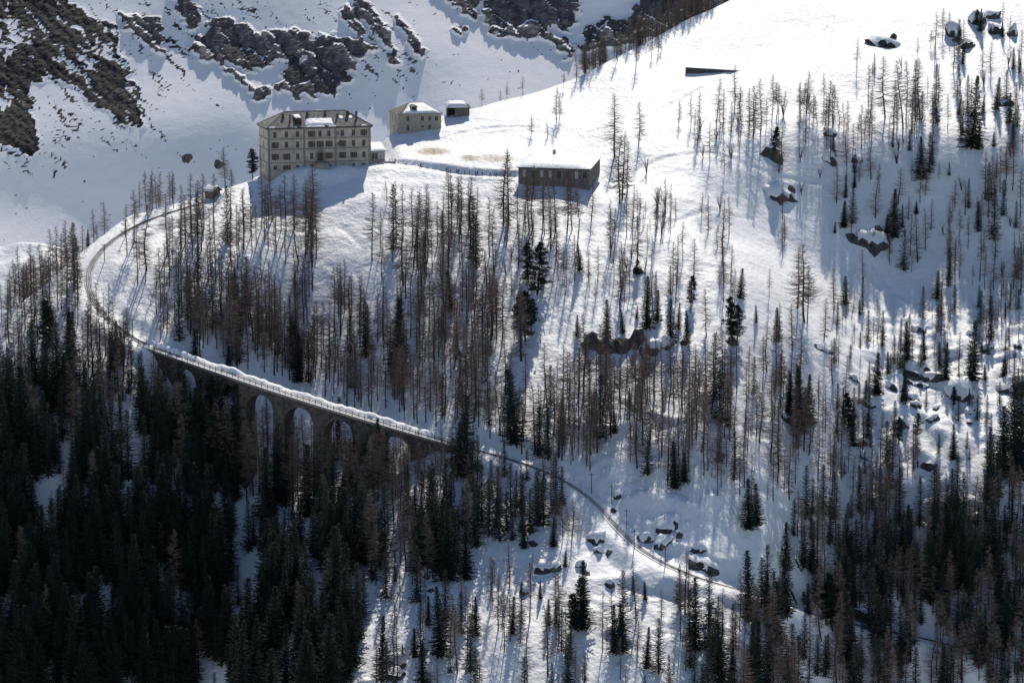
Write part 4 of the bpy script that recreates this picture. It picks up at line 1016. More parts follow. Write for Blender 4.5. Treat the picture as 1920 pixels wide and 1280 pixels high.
# ------------------------------------------------------------------ railway viaduct
VA = VIA_A; VB = VIA_B
nV = 121
def via(t):
    """Deck centre line; a slight sag outward as the line curves."""
    t = np.asarray(t, float)
    bow = 3.0 * np.sin(np.pi * t)
    n = np.array([(VB - VA)[1], -(VB - VA)[0]]); n = n / np.linalg.norm(n); n = n if n[1] < 0 else -n
    return np.stack([VA[0] + (VB - VA)[0] * t + n[0] * bow, VA[1] + (VB - VA)[1] * t + n[1] * bow, VA[2] + (VB - VA)[2] * t], -1)
_tt = np.linspace(0, 1, 401); _vp = via(_tt); _vx, _vy = proj(_vp[:, 0], _vp[:, 1], _vp[:, 2])
def t_of(px): return float(np.interp(px, _vx, _tt))
def frame(t):
    p = via(t); d = via(min(1, t + .004)) - via(max(0, t - .004)); d /= np.linalg.norm(d); h = np.array([d[0], d[1], 0]); h /= np.linalg.norm(h)
    n = np.array([h[1], -h[0], 0.0]); n = n if n[1] < 0 else -n       # towards the camera
    return p, h, n
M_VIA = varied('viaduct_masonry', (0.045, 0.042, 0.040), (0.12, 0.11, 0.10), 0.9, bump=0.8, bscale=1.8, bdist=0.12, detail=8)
vd = link('railway_viaduct', None, loc=tuple(VA))
tag(vd, 'curved stone arch railway viaduct climbing through the trees', 'viaduct')
VO = Vector(VA); HWD = 2.5
def vw(p): return tuple(np.asarray(p, float) - VA)
ARCH = [(332, 376), (400, 452), (469, 520), (541, 594), (614, 668), (718, 774), (800, 850)]
def sect(t, z, side, extra=0.0):
    p, h, n = frame(t); q = p + n * side * (HWD + extra); return vw((q[0], q[1], z))
def dz(t): return float(via(t)[2])
edges = [0.0] + [t_of(v) for a in ARCH for v in a] + [1.0]
# spandrels with their arches
for (a, b) in ARCH:
    t0, t1 = t_of(a), t_of(b); p0, p1 = via(t0), via(t1); w = float(np.hypot(*(p1 - p0)[:2])); r = w / 2
    m = MB(); n = 20; prof = []
    zm = dz((t0 + t1) / 2) - 2.0 - r
    for i in range(n + 1):
        u = i / n; x = -1 + 2 * u; zz = zm + r * math.sqrt(max(0, 1 - x * x)); t = t0 + (t1 - t0) * u
        zz = min(zz, dz(t) - 1.1)
        prof.append((t, zz))
    for (ta, za), (tb, zb) in zip(prof[:-1], prof[1:]):
        m.poly(sect(ta, za, 1), sect(tb, zb, 1), sect(tb, dz(tb) - .35, 1), sect(ta, dz(ta) - .35, 1))
        m.poly(sect(ta, za, -1), sect(ta, dz(ta) - .35, -1), sect(tb, dz(tb) - .35, -1), sect(tb, zb, -1))
        m.poly(sect(ta, za, 1), sect(ta, za, -1), sect(tb, zb, -1), sect(tb, zb, 1))
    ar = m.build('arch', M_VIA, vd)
    # the ring of cut stones round the opening
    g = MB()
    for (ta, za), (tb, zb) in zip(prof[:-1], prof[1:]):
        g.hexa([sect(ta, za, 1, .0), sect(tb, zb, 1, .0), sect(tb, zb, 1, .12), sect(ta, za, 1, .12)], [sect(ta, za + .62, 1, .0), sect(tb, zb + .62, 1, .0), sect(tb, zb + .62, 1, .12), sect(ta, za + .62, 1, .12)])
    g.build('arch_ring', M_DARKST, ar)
# piers and abutments
for i in range(0, len(edges), 2):
    t0, t1 = edges[i], edges[i + 1]
    if t1 - t0 < 1e-4: continue
    nseg = max(1, int((t1 - t0) * 40)); m = MB(); nm = 'pier' if 0 < i < len(edges) - 2 else 'abutment'
    ts2 = np.linspace(t0, t1, nseg + 1)
    def base(t, e):
        p, h, n = frame(t); q = [p + n * s * (HWD + .7) for s in (1, -1)]
        return min(float(ground(k[0], k[1])) for k in q) - 2.0
    for ta, tb in zip(ts2[:-1], ts2[1:]):
        zb_ = min(base(ta, 0), base(tb, 0)); ex = .028 * max(0, dz((ta + tb) / 2) - zb_)
        m.hexa([sect(ta, zb_, 1, ex), sect(tb, zb_, 1, ex), sect(tb, zb_, -1, ex), sect(ta, zb_, -1, ex)], [sect(ta, dz(ta) - .35, 1), sect(tb, dz(tb) - .35, 1), sect(tb, dz(tb) - .35, -1), sect(ta, dz(ta) - .35, -1)])
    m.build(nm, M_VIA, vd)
# deck, coping, snow, railing
tsd = np.linspace(-.0, 1, 90)
def strip(s0, s1, zlo, zhi, jag=None, seed=0):
    m = MB(); rd = random.Random(seed)
    def S(t, s, z):
        p, h, n = frame(t); q = p + n * s; return vw((q[0], q[1], p[2] + z))
    for ta, tb in zip(tsd[:-1], tsd[1:]):
        m.hexa([S(ta, s1, zlo), S(tb, s1, zlo), S(tb, s0, zlo), S(ta, s0, zlo)], [S(ta, s1, zhi), S(tb, s1, zhi), S(tb, s0, zhi), S(ta, s0, zhi)])
    return m
strip(-2.75, 2.75, -.348, .0).build('deck', M_TRIM, vd)
strip(2.42, 2.95, .002, .28).build('coping', M_TRIM, vd); strip(-2.95, -2.42, .002, .28).build('coping', M_TRIM, vd)
strip(2.44, 2.93, .282, .46).build('coping_snow', M_SNOWP, vd)
# ploughed snow heaped along the uphill side
m = MB(); rd = random.Random(4); prev = None
for k, t in enumerate(np.linspace(0.004, .996, 150)):
    p, h, n = frame(t); hh = 1.15 + .5 * float(pn(np.array([k / 7.0]), np.array([.5]), 71)[0]) + .35 * float(pn(np.array([k / 2.3]), np.array([.5]), 72)[0]); hh = max(.5, hh)
    ring = [vw(p + n * s + np.array([0, 0, z])) for s, z in ((1.55, .12), (1.0, .16), (.55, .2), (-.1, .25), (-.6, .4 * hh + .2), (-1.2, .95 * hh), (-1.9, hh * 1.05), (-2.4, .8 * hh), (-2.9, .29))]
    b0 = len(m.v); m.v += ring
    if prev is not None:
        for q in range(len(ring) - 1): m.f.append((prev + q, b0 + q, b0 + q + 1, prev + q + 1))
    prev = b0
m.build('ploughed_snow', M_SNOWP, vd, True)
pm = MB().box(-.06, .06, -.06, .06, 0, 1.25).mesh('post', M_IRON)
for t in np.linspace(.004, .996, 56):
    p, h, n = frame(t); q = p + n * 2.72; o = link('post', pm, vd, loc=vw((q[0], q[1], p[2] + .46)))
    o.rotation_euler = (0, 0, math.atan2(h[1], h[0]))
for z in (.75, 1.2, 1.62):
    m = MB()
    for ta, tb in zip(tsd[:-1], tsd[1:]):
        pa, ha, na = frame(ta); pb, hb, nb_ = frame(tb); m.tube(vw(pa + na * 2.72 + np.array([0, 0, z])), vw(pb + nb_ * 2.72 + np.array([0, 0, z])), .035, .035, 4)
    m.build('rail_bar', M_IRON, vd)

# ---- track: two rails and the toothed rack between, with ballast showing through the snow
vpts = via(np.linspace(0, 1, 62))
LINE = np.concatenate([UPP[:-1] + [0, 0, .06], vpts + [0, 0, .22], DNP[1:] + [0, 0, .06]])
for _ in range(3): LINE[1:-1] = .25 * LINE[:-2] + .5 * LINE[1:-1] + .25 * LINE[2:]
T = np.gradient(LINE, axis=0); T /= np.linalg.norm(T, axis=1)[:, None]; NN = np.stack([T[:, 1], -T[:, 0], 0 * T[:, 0]], 1); NN /= np.linalg.norm(NN, axis=1)[:, None]
trk = link('railway_track', None, loc=tuple(LINE[0])); tag(trk, kind='structure')
def ribbon(o0, o1, z0, z1, i0=0, i1=None):
    m = MB(); i1 = i1 or len(LINE); n = i1 - i0; O = LINE[0]
    for i in range(i0, i1):
        for s, z in ((o0, z0), (o0, z1), (o1, z1), (o1, z0)): m.v.append(tuple(LINE[i] + NN[i] * s + np.array([0, 0, z]) - O))
    for i in range(n - 1):
        for k in range(3): a = i * 4 + k; m.f.append((a, a + 4, a + 5, a + 1))
    return m
ribbon(-.57, -.43, .0, .16).build('rail', M_IRON, trk); ribbon(.43, .57, .0, .16).build('rail', M_IRON, trk); ribbon(-.06, .06, .0, .16).build('rack_rail', M_IRON, trk)
ribbon(-1.1, 1.1, -.2, .05, 0, len(UPP) + 8).build('ballast', varied('swept_ballast', (0.42, 0.40, 0.38), (0.80, 0.80, 0.79), 0.5, detail=8), trk)
ribbon(-1.3, 1.3, -.2, .07, len(UPP) + 7, len(LINE)).build('ballast', varied('snowy_ballast', (0.68, 0.67, 0.66), (0.82, 0.82, 0.81), 0.4, detail=8), trk)

# ---- telegraph poles along the track
WH = ['beside the wood where the track leaves the trees', 'standing in the snow uphill of the curving track', 'above the middle of the track curve', 'at the inside of the track curve by the white bank', 'below the snowy boulders beside the lower track', 'in the trees beside the lower track', 'inside the railway bend on bright snow', 'left of the railway bend', 'on the upslope side where the viaduct begins', 'above the railway bend near the skyline']
for i, (px, py, hp) in enumerate(((1109, 924, 40), (1147, 944, 26), (1175, 990, 32), (1189, 1029, 32), (1247, 1062, 36), (1434, 1124, 28), (196, 490, 30), (146, 522, 32), (249, 632, 36), (235, 445, 34))):
    g = on_ground(px, py); hm = max(5.2, hp * g.y / FPX)
    o = link('telegraph_pole', None, loc=g); tag(o, 'thin dark telegraph pole ' + WH[i], 'pole', 'telegraph poles along the railway')
    MB().tube((0, 0, -1), (0, 0, hm), .13, .09, 8).build('pole', M_DARKW, o)
    MB().box(-.7, .7, -.05, .05, hm - .55, hm - .43).build('crossarm', M_DARKW, o)
    for s in (-.6, .6): MB().tube((s, 0, hm - .43), (s, 0, hm - .22), .05, .04, 6).build('insulator', M_PALE, o)

# ---- walls in the snow
def ground_wall(name, pa, pb, top_a, top_b, thick, label, mat, cap=0.0, depth=5.0):
    a, b = on_ground(*pa), on_ground(*pb); d = b - a; ln = math.hypot(d.x, d.y); o = link(name, None, loc=a, rz=math.atan2(d.y, d.x)); tag(o, label, 'wall')
    z1 = d.z + top_b; m = MB(); n = max(2, int(ln / 1.5))
    k = n
    for i in range(k):
        x0, x1 = ln * i / k, ln * (i + 1) / k; za = top_a + (z1 - top_a) * i / k; zb = top_a + (z1 - top_a) * (i + 1) / k; s = .04 * (i % 2)
        m.hexa([(x0, -s, -depth), (x1, -s, -depth), (x1, thick, -depth), (x0, thick, -depth)], [(x0, -s, za), (x1, -s, zb), (x1, thick, zb), (x0, thick, za)])
    m.build('stonework', mat, o)
    if cap: slab([(-.1, -.15, top_a), (ln + .1, -.15, z1), (ln + .1, thick + .1, z1), (-.1, thick + .1, top_a)], cap, 77, .004).build('snow_cap', M_SNOWP, o, True)
ground_wall('avalanche_wall', (1286, 138), (1398, 133), 2.0, -.1, 1.2, 'dark stone wall end sticking out of the bright upper snowfield', M_DARKST)
ground_wall('retaining_wall', (-12, 744), (42, 744), 4.2, 3.4, 1.5, 'snow-topped stone retaining wall at the left edge below the trees', M_DARKST, .9)
ground_wall('retaining_wall', (1588, 1156), (1642, 1172), 3.4, 2.0, 1.0, 'dark sloping stone wall beside the lower track in the shade', M_DARKST, .25)
ground_wall('terrace_wall', (722, 306), (741, 306), .6, .5, .5, 'low stone terrace wall beside the veranda', M_RUBBLE)

# ---- bench table at the end of the path
g = on_ground(736, 303); o = link('bench_table', None, loc=g, rz=R(10)); tag(o, 'wooden bench table on the snow by the veranda', 'table')
MB().box(-1.1, 1.1, -.45, .45, .72, .8).build('tabletop', M_WOOD, o)
for x in (-.9, .9):
    for y in (-.35, .35): MB().box(x - .05, x + .05, y - .05, y + .05, -.4, .718).build('leg', M_WOOD, o)

# ------------------------------------------------------------------ rocks
ORDW = ['first', 'second', 'third', 'fourth', 'fifth', 'sixth', 'seventh', 'eighth', 'ninth', 'tenth', 'eleventh', 'twelfth', 'thirteenth', 'fourteenth', 'fifteenth', 'sixteenth', 'seventeenth', 'eighteenth']
def rock_mesh(rd, sx, sy, sz, sub=3):
    """A broken block: a ball cut by random planes, roughened."""
    bm = bmesh.new(); bmesh.ops.create_icosphere(bm, subdivisions=sub, radius=1.0)
    ox, oy = rd.uniform(0, 90), rd.uniform(0, 90)
    V = np.array([v.co[:] for v in bm.verts]); F = np.array([[v.index for v in f.verts] for f in bm.faces]); bm.free()
    r = np.full(len(V), 1.25)
    for i in range(15):
        n = np.array([rd.gauss(0, 1), rd.gauss(0, 1), rd.gauss(0, .8)]); n /= np.linalg.norm(n)
        dt = V @ n; r = np.where(dt > .05, np.minimum(r, rd.uniform(.62, 1.0) / np.maximum(dt, .05)), r)
    r = r * (1 + .22 * pn(V[:, 0] * 1.6 + ox, V[:, 2] * 1.6 + V[:, 1] + oy, 81) + .10 * pn(V[:, 0] * 5 + ox, V[:, 2] * 5 + V[:, 1] * 3 + oy, 82))
    return V * r[:, None] * (sx, sy, sz), F
def largest_piece(F, n):
    lab = np.arange(n)
    for _ in range(60):
        m_ = lab[F].min(1); new = lab.copy()
        for k in range(3): np.minimum.at(new, F[:, k], m_)
        if (new == lab).all(): break
        lab = new
    u, c = np.unique(lab[F[:, 0]], return_counts=True); return F[lab[F[:, 0]] == u[np.argmax(c)]]
def add_rock(px, py, wpx, hpx, label, cap=True, name='boulder', rdseed=0, tilt=0.0):
    """A rock whose broken downhill face shows; its top runs back into the slope under the snow."""
    rd = random.Random(rdseed); x, y, z, h = hits([(px, py + hpx * .25)])
    if not h[0]: return
    g = Vector((x[0], y[0], z[0])); sx = wpx * .54 * g.y / FPX; sz = hpx * g.y / FPX * .85; sy = max(sx * .75, 1.2)
    e = 1.5; sl = (float(ground(g.x, g.y + 3)) - float(ground(g.x, g.y - 1))) / 4; sl = min(.9, max(.2, sl)); sxl = (float(ground(g.x + 2, g.y)) - float(ground(g.x - 2, g.y))) / 4
    o = link(name, None, loc=(g.x, g.y + sy * .55, g.z)); tag(o, label, 'rock', 'rocks showing through the snow')
    W, F = rock_mesh(rd, sx, sy, sz)
    top = sstep(.15, .50, W[:, 2] / sz + .5 * pn(W[:, 0] / 1.6 + rdseed, W[:, 1] / 1.6, 84) + .5 * (W[:, 1] / sy))
    W[:, 2] += sl * W[:, 1] * .92 + sxl * W[:, 0] + sl * sy * .55 - sz * .32
    link('stone', mesh_np('stone', W, F, [M_ROCK]), o)
    if cap:
        c = W.copy(); th = .16 + .10 * sz
        c[:, 2] += th * top - .08 * (1 - top) + .12 * pn(W[:, 0] / 1.3, W[:, 1] / 1.3, 85); c[:, :2] *= (1 + .03 * top)[:, None]
        keep = largest_piece(F[(top[F] > 0.03).all(1)], len(W))
        used, inv = np.unique(keep, return_inverse=True)
        link('snow_cap', mesh_np('snow_cap', c[used], inv.reshape(keep.shape), [M_SNOWP], smooth=True), o)
ROCKS = [
 (1108,648,44,30,'dark rounded outcrop under the spruces, left end',0),(1136,655,50,28,'dark brown outcrop rock, second from its left end',0),(1163,650,56,40,'large dark outcrop rock in the middle of the cliff band',0),(1196,642,44,36,'dark outcrop rock right of the cliff band middle',0),(1222,655,46,26,'dark snow-topped outcrop rock near its right end',1),(1250,648,34,20,'dark outcrop rock at the right end under a spruce',1),(1282,644,20,14,'small dark rock under the lone spruce right of the outcrop',0),
 (1462,368,52,20,'angular dark rock lying in the shaded bowl',1),(1486,358,20,9,'small flat rock above the angular one in the bowl',0),(1464,382,14,8,'little dark rock below the angular one in the bowl',0),(1452,297,42,10,'flat dark rock under the lone pine',0),(1558,254,34,9,'flat rock ledge above the narrow spruce',1),(1556,300,30,13,'dark rock at the foot of the narrow spruce',1),(1606,302,30,11,'flat dark rock right of the narrow spruce',1),(1600,453,30,13,'small dark rock left of the long slab',0),(1636,455,64,22,'long dark slab under the big spruce',1),(1652,448,40,18,'dark rock against the trunk of the big spruce',0),
 (1665,84,66,18,'long dark rock poking out of the upper snowfield',1),(1674,74,18,16,'upright dark block on the upper snowfield',0),
 (1790,62,40,26,'dark crag rock at the left of the top right rocks',1),(1812,84,34,26,'snowy dark rock low in the top right rocks',1),(1832,40,40,24,'dark rock near the top right corner',1),(1870,56,34,30,'dark rock under the top right corner spruces',1),(1858,30,40,22,'topmost dark rock near the right corner',1),(1900,60,26,30,'dark rock at the right edge near the top',1),(1885,195,36,14,'slanting dark rock between the right edge spruces',1),(1795,75,22,16,'small dark rock beside the top right crag',0),
 (1195,510,22,14,'dark rock under the little pine',0),(1375,644,24,14,'dark rock under the twin pine',0),(1545,657,34,9,'flat dark ledge on the right slope',1),(1478,786,26,12,'dark rock at the foot of the right belt spruces',1),(1515,786,44,14,'dark ledge under the tall right spruce',1),(1722,702,70,24,'dark snow-roofed ledge among the right spruces',1),(1750,710,50,20,'dark block at the right of the ledge spruces',1),(1802,744,56,24,'dark cave-like rock under thick snow, right side',1),(1852,652,30,20,'dark rock under a snow pillow, right side',1),(1910,648,20,10,'small dark rock at the right edge under snow',1),(1900,728,56,12,'long dark ledge at the right edge',1),(1720,760,24,12,'small dark rock under the cave-like rock, left',1),(1755,765,22,10,'small dark rock under the cave-like rock, right',1),(1622,755,26,10,'dark rock at a small spruce foot, ledges',1),(1690,800,40,16,'dark rock among the pines below the ledges',1),(1740,870,48,24,'dark rock in the shade below the ledges',1),
 (1212,1012,36,22,'dark boulder with snow cap uphill of the track curve, left',1),(1240,1022,34,22,'dark boulder with snow cap uphill of the track curve, right',1),(1252,992,56,16,'long dark snow-capped boulder above the twin boulders',1),(1275,1002,20,14,'dark boulder tail at the right of the twin boulders',1),(1308,1034,44,14,'dark flat boulder right of the twin boulders',1),(1318,1066,56,12,'long dark ledge above the lower track',1),(1122,1016,40,14,'snow-topped dark rock below the track curve',1),(1124,1034,18,14,'dark rock under the snow-topped one below the curve',1),(1140,1040,14,8,'little dark rock below the track curve',0),(1088,1060,24,14,'dark rock beside the small spruce in the boulder field',1),(1032,1068,56,18,'wide overhanging snow-capped rock in the clearing',1),(1100,1076,14,7,'little dark rock in the middle of the boulder field',0),(1141,1096,26,14,'dark rock under a round snow hump',1),(1158,932,20,12,'angular dark block uphill of the poles',1),(1150,958,10,9,'little dark block beside the track',0),(984,1110,24,14,'dark rock edge in the clearing, right part',1),(803,1080,38,16,'flat snow-capped rock left of the big clearing spruce',1),(806,1104,20,12,'dark rock below the flat one in the clearing',1),(748,1246,44,16,'round snow-capped boulder at the bottom edge',1),(745,1268,40,16,'snow-covered boulder beneath the round one',1),(690,1284,34,12,'dark rock at the bottom edge left of the boulders',1),(1000,1022,20,8,'small dark rock at the foot of a lone spruce',0),(1485,1110,40,12,'dark ledge under the right belt spruces by the track',1),(1830,975,24,12,'dark rock in the shaded right wood',1),
 (350,299,24,14,'lone grey boulder left of the hotel on the ridge',0),(1500,1064,20,8,'small dark ledge in the right wood',1)]
for i, (px, py, w, h, lab, cp) in enumerate(ROCKS):
    if px < 400 and py < 330: continue
    add_rock(px, py, w, h, lab, bool(cp), 'boulder', 900 + i, random.Random(i).uniform(-.2, .1))
# small rocks breaking the snow along the right-hand ledges
rdr = random.Random(12); SM = sorted([(rdr.uniform(1600, 1915), rdr.uniform(610, 880), rdr.uniform(14, 34), rdr.uniform(8, 16)) for _ in range(18)])
for i, (px, py, w, h) in enumerate(SM): add_rock(px, py, w, h, 'small snow-capped rock on the right-hand ledges, ' + ORDW[i] + ' from left', True, 'boulder', 1300 + i)
# boulders on the fan across the valley
for i, (px, py, w, h, lab) in enumerate(((351, 296, 24, 14, 'lone brown boulder on the snow fan across the valley'), (411, 308, 20, 16, 'grey boulder on the snow fan just left of the hotel trees'), (408, 197, 6, 4, 'tiny dark boulder high on the snow fan'), (864, 60, 36, 20, 'dark overhanging boulder below the far cliff'))):
    dx, dzr = raydir(px, py); y = 1180.0
    yy = np.linspace(1150, 1440, 600); zz = np.interp(yy, PY[:, 0] + 10, PY[:, 1]); kx = int(np.argmax(dzr * yy < zz)); y = float(yy[kx])
    rd = random.Random(i); o = link('boulder', None, loc=(float(dx * y), y - 2, float(dzr * y))); tag(o, lab, 'rock', 'rocks showing through the snow')
    s = w / 2 * y / FPX; W, F = rock_mesh(rd, s, s * .8, h * .6 * y / FPX); link('stone', mesh_np('stone', W, F, [M_ROCK]), o)

# ------------------------------------------------------------------ people on the path
M_SKIN = newmat('skin', (0.42, 0.26, 0.19), 0.6); M_TROU = newmat('dark_trousers', (0.02, 0.022, 0.03), 0.8); M_BOOT = newmat('boots', (0.015, 0.013, 0.012), 0.6)
JK = {'dark blue': (0.02, 0.03, 0.07), 'black': (0.015, 0.015, 0.018), 'dark red': (0.12, 0.02, 0.02), 'grey': (0.07, 0.07, 0.075), 'dark green': (0.02, 0.045, 0.03)}
def body_mesh(pose, jc):
    """One continuous figure grown from a skeleton of joints with a Skin modifier."""
    st = {'stand': 0.0, 'walk': .28, 'step': -.22}[pose]
    J = {'pel': ((0, 0, .95), .15), 'waist': ((0, 0, 1.12), .135), 'chest': ((0, -.02, 1.36), .165), 'neck': ((0, -.03, 1.53), .065), 'head': ((0, -.05, 1.63), .10), 'crown': ((0, -.05, 1.74), .085)}
    for s, q in (('l', -1), ('r', 1)):
        d = st * q
        J.update({s + 'hip': ((.10 * q, 0, .90), .105), s + 'kn': ((.11 * q, -d * .8 - .03, .50), .075), s + 'an': ((.11 * q, -d * 1.2 + .04 * abs(st), .09), .055), s + 'toe': ((.12 * q, -d * 1.2 - .17, .04), .045),
                  s + 'sh': ((.19 * q, -.02, 1.44), .075), s + 'el': ((.25 * q, d * .6, 1.16), .058), s + 'wr': ((.24 * q, d * .9 - .14, .93), .042), s + 'ha': ((.23 * q, d * 1.0 - .20, .85), .045)})
    E = [('pel', 'waist'), ('waist', 'chest'), ('chest', 'neck'), ('neck', 'head'), ('head', 'crown')]
    for s in 'lr': E += [('pel', s + 'hip'), (s + 'hip', s + 'kn'), (s + 'kn', s + 'an'), (s + 'an', s + 'toe'), ('chest', s + 'sh'), (s + 'sh', s + 'el'), (s + 'el', s + 'wr'), (s + 'wr', s + 'ha')]
    ks = list(J); me = bpy.data.meshes.new('body'); me.from_pydata([J[k][0] for k in ks], [(ks.index(a), ks.index(b)) for a, b in E], [])
    o = bpy.data.objects.new('tmp_body', me); col.objects.link(o)
    o.modifiers.new('skin', 'SKIN'); sv = me.skin_vertices[0].data
    for i, k in enumerate(ks): sv[i].radius = (J[k][1], J[k][1]); sv[i].use_root = (k == 'pel')
    ss = o.modifiers.new('sub', 'SUBSURF'); ss.levels = 1; ss.render_levels = 1
    dg = bpy.context.evaluated_depsgraph_get(); out = bpy.data.meshes.new_from_object(o.evaluated_get(dg)); out.name = 'person'
    bpy.data.objects.remove(o); bpy.data.meshes.remove(me)
    out.materials.clear()
    for m_ in (newmat('jacket', JK[jc], .8), M_TROU, M_SKIN, M_BOOT): out.materials.append(m_)
    for p in out.polygons:
        z = p.center[2]; x = abs(p.center[0]); p.material_index = 3 if z < .12 else (2 if (z > 1.55 and z < 1.68 and p.center[1] < -.06) or (z < .9 and x > .19) else (1 if z < .93 and x < .2 else 0)); p.use_smooth = True
    return out
PPL = [(795, 318, 'walk', 'dark red', 'alone at the left end of the path'), (829, 323, 'stand', 'black', 'second from the left on the path'), (846, 325, 'stand', 'grey', 'third from the left on the path'), (852, 325, 'step', 'dark green', 'fourth from the left on the path'), (861, 326, 'walk', 'black', 'fifth from the left on the path'), (868, 326, 'step', 'dark blue', 'sixth from the left on the path'), (880, 327, 'stand', 'black', 'in the middle of the queue on the path'), (888, 327, 'walk', 'dark blue', 'just right of the queue middle'), (891, 328, 'stand', 'grey', 'close behind another right of the queue middle'), (899, 328, 'step', 'dark green', 'fifth from the right on the path'), (905, 328, 'stand', 'black', 'fourth from the right on the path'), (918, 329, 'walk', 'dark blue', 'third from the right on the path'), (926, 329, 'step', 'black', 'second from the right on the path'), (931, 329, 'stand', 'dark red', 'last at the right end of the path')]
_bm = {}
for i, (px, py, pose, jc, w) in enumerate(PPL):
    if (pose, jc) not in _bm: _bm[(pose, jc)] = body_mesh(pose, jc)
    k = int(np.argmin(np.abs(proj(PATHW[:, 0], PATHW[:, 1], PATHW[:, 2])[0] - px))); x, y = PATHW[k, 0] + (.3 if i % 2 else -.2), PATHW[k, 1] - .5 * (i % 3 - 1)
    o = link('person', _bm[(pose, jc)], loc=(x, y, float(ground(x, y)) - .02), rz=R(90 if i % 4 else -80)); tag(o, 'person in ' + jc + ' jacket, ' + w, 'person', 'people walking on the path')

# ------------------------------------------------------------------ place the trees
ORD1 = ['first', 'second', 'third', 'fourth', 'fifth', 'sixth', 'seventh', 'eighth', 'ninth', 'tenth', 'eleventh', 'twelfth', 'thirteenth', 'fourteenth', 'fifteenth', 'sixteenth', 'seventeenth', 'eighteenth', 'nineteenth']
TENS = ['', '', 'twent', 'thirt', 'fort', 'fift', 'sixt', 'sevent', 'eight', 'ninet']
def ordinal(n):
    if n < 20: return ORD1[n - 1]
    t, u = divmod(n, 10)
    return TENS[t] + ('ieth' if u == 0 else 'y-' + ORD1[u - 1])
def place_name(px, py, zone):
    if zone == 'ridge_l': return 'behind the left ridge'
    if zone == 'ridge_r': return 'behind the upper skyline ridge'
    if py < 345 and px < 720: return 'around the hotel'
    if py < 260 and 720 <= px < 1130: return 'on the skyline right of the hotel'
    if 1130 <= px < 1300 and py < 330: return 'on the open slope above the long shed'
    if 1300 <= px < 1620 and py < 330: return 'in the row below the snow-filled wall'
    if px >= 1620 and py < 330: return 'under the upper right rocks'
    if 900 <= px < 1300 and py < 470: return 'below the long shed'
    if px >= 1480 and py < 560: return 'on the shaded right slope'
    if 1270 <= px < 1480 and py < 560: return 'on the slope beside the shaded bowl'
    if px < 270 and py < 700: return 'around the railway bend'
    if px < 640 and py < 480: return 'just below the hotel'
    if px < 640 and py < 560: return 'in the belt under the hotel, upper rows'
    if px < 660 and py < 645: return 'in the belt under the hotel, lower rows'
    if px < 720 and py < 770: return 'just above the viaduct'
    if px < 1010 and py < 520: return 'in the middle belt, top rows'
    if px < 1010 and py < 640: return 'in the middle belt, centre rows'
    if px < 1010 and py < 730: return 'in the middle belt, lower rows'
    if px < 1010 and py < 840: return 'above the right end of the viaduct'
    if px < 1300 and py < 690: return 'around the dark outcrop'
    if px < 1400 and py < 800: return 'under the dark outcrop, upper rows'
    if px < 1400 and py < 880: return 'under the dark outcrop, middle rows'
    if 1060 <= px < 1400 and py < 970: return 'above the curving track'
    if 1400 <= px < 1600 and py < 760: return 'on the right-hand slope'
    if 1400 <= px < 1600 and py < 980: return 'in the right-hand belt'
    if px >= 1600 and py < 700: return 'near the right edge, upper part'
    if px >= 1600 and py < 840: return 'among the snowy ledges'
    if px >= 1600 and py < 990: return 'below the snowy ledges'
    if px < 330 and py < 860: return 'left of the viaduct'
    if px < 620 and py < 960: return 'below the tall viaduct arches'
    if px < 1080 and py < 940: return 'below the right viaduct arches'
    if 620 <= px < 1080 and py < 1030: return 'in the wood under the viaduct'
    if px < 300 and py < 1050: return 'in the dark forest, upper left'
    if px < 640 and py < 1050: return 'in the dark forest, upper right'
    if px < 300 and py < 1180: return 'in the dark forest, middle left'
    if px < 700 and py < 1180: return 'in the dark forest, middle right'
    if px < 300: return 'in the dark forest, bottom left'
    if px < 680: return 'in the dark forest, bottom right'
    if px < 1000 and py < 1200: return 'in the snowy clearing'
    if px < 1000: return 'at the bottom edge left of centre'
    if px < 1260 and py < 1200: return 'among the snow-capped boulders'
    if px < 1260: return 'at the bottom edge centre'
    if px < 1500 and py < 1200: return 'beside the lower track'
    if px < 1560: return 'at the bottom edge right of centre'
    if py < 1080: return 'in the shaded wood, upper rows'
    if py < 1190: return 'in the shaded wood, middle rows'
    return 'in the lower right corner wood'

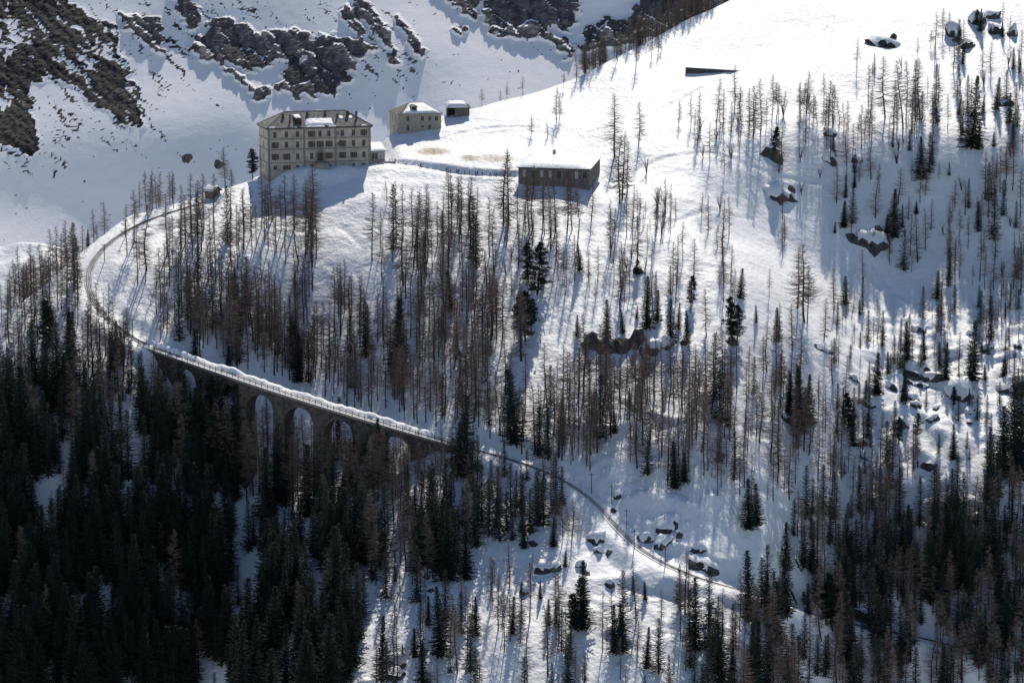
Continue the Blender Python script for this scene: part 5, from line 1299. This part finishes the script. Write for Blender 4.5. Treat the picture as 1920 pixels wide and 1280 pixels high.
def in_view(t): return -25 < t[5] < 1945 and t[6] - t[7] < 1275
SORT = {'larch_tree': [], 'spruce_tree': [], 'pine_tree': [], 'shrub': []}
for t in TREES: SORT[KIND[t[0]]['nm']].append(t)
WHAT = {'larch_tree': ('larch', 'larch'), 'spruce_tree': ('spruce', 'spruce'), 'pine_tree': ('arolla pine', 'pine'), 'shrub': ('leafless shrub', 'shrub')}
ADJ = {'larch_tree': ('tall bare brown', 'bare brown', 'small bare brown'), 'spruce_tree': ('tall dark green', 'dark green', 'small dark green'), 'pine_tree': ('tall bushy dark', 'bushy dark', 'small bushy dark'), 'shrub': ('tall', '', 'small')}
GRP = {'larch_tree': 'bare larches on the snowy slope', 'spruce_tree': 'dark spruces on the slope', 'pine_tree': 'bushy dark pines', 'shrub': 'leafless shrubs in the snow'}
rdp = random.Random(5)
for nm, lst in SORT.items():
    # those that show largest stand singly, the rest are one mass
    vis = [t for t in lst if in_view(t)]
    vis.sort(key=lambda t: -(t[7] + (1000 if t[8] == -1 else 0)))
    single = vis[:300]; ids = set(id(t) for t in single)
    rest = [t for t in lst if id(t) not in ids]
    zones = {}
    for t in single:
        s = 0 if t[7] > 112 else (2 if t[7] < 62 else 1)
        zones.setdefault((place_name(t[5], t[6], t[8]), s), []).append(t)
    for (zn, s), ts_ in zones.items():
        ts_.sort(key=lambda t: t[5])
        for i, t in enumerate(ts_):
            kd = KIND[t[0]]; var = kd['v'][rdp.randrange(len(kd['v']))]
            e = link(nm, None, loc=(t[1], t[2], t[3])); e.empty_display_size = 0.5
            k = t[4] / var['H']; wk = rdp.uniform(0.88, 1.15)
            e.scale = (k * wk, k * wk, k); e.rotation_euler = (rdp.gauss(0, .04), rdp.gauss(0, .04), rdp.uniform(0, 6.283))
            link('trunk', var['mt'], e); link(kd['nc'], var['mc'], e)
            head = (ADJ[nm][s] + ' ' + WHAT[nm][0]).strip()
            lab = head + ' ' + zn if len(ts_) == 1 else head + ' ' + zn + ', ' + ordinal(i + 1) + ' from left'
            tag(e, lab, WHAT[nm][1], GRP[nm])
    if len(rest) > 0:
        Vs, Fs, Ms, off = [], [], [], 0
        for t in rest:
            kd = KIND[t[0]]; var = kd['v'][rdp.randrange(len(kd['v']))]; k = t[4] / var['H']
            if 'lod' in kd: var = dict(zip(('tr', 'cr'), kd['lod'][rdp.randrange(len(kd['lod']))]))
            a = rdp.uniform(0, 6.283); c, s_ = math.cos(a), math.sin(a); wk = rdp.uniform(.85, 1.15)
            for mi, (V, F) in enumerate((var['tr'], var['cr'])):
                W = np.stack([(V[:, 0] * c - V[:, 1] * s_) * k * wk + t[1], (V[:, 0] * s_ + V[:, 1] * c) * k * wk + t[2], V[:, 2] * k + t[3]], 1)
                Vs.append(W); Fs.append(F + off); off += len(W); Ms.append(np.full(len(F), mi))
        nmr = {'larch_tree': 'larch_wood', 'spruce_tree': 'spruce_wood', 'pine_tree': 'pine_wood', 'shrub': 'scrub'}[nm]
        o = link(nmr, mesh_np(nmr, np.concatenate(Vs), np.concatenate(Fs), list(kd['mats']), np.concatenate(Ms)))
        tag(o, {'larch_tree': 'rest of the bare larch wood spread over the slope', 'spruce_tree': 'rest of the dark spruce wood on the lower slope'}.get(nm, 'rest of the ' + WHAT[nm][0] + ' growth'), 'wood', kind='stuff')
    print(nm, len(lst), len(single), len(rest))
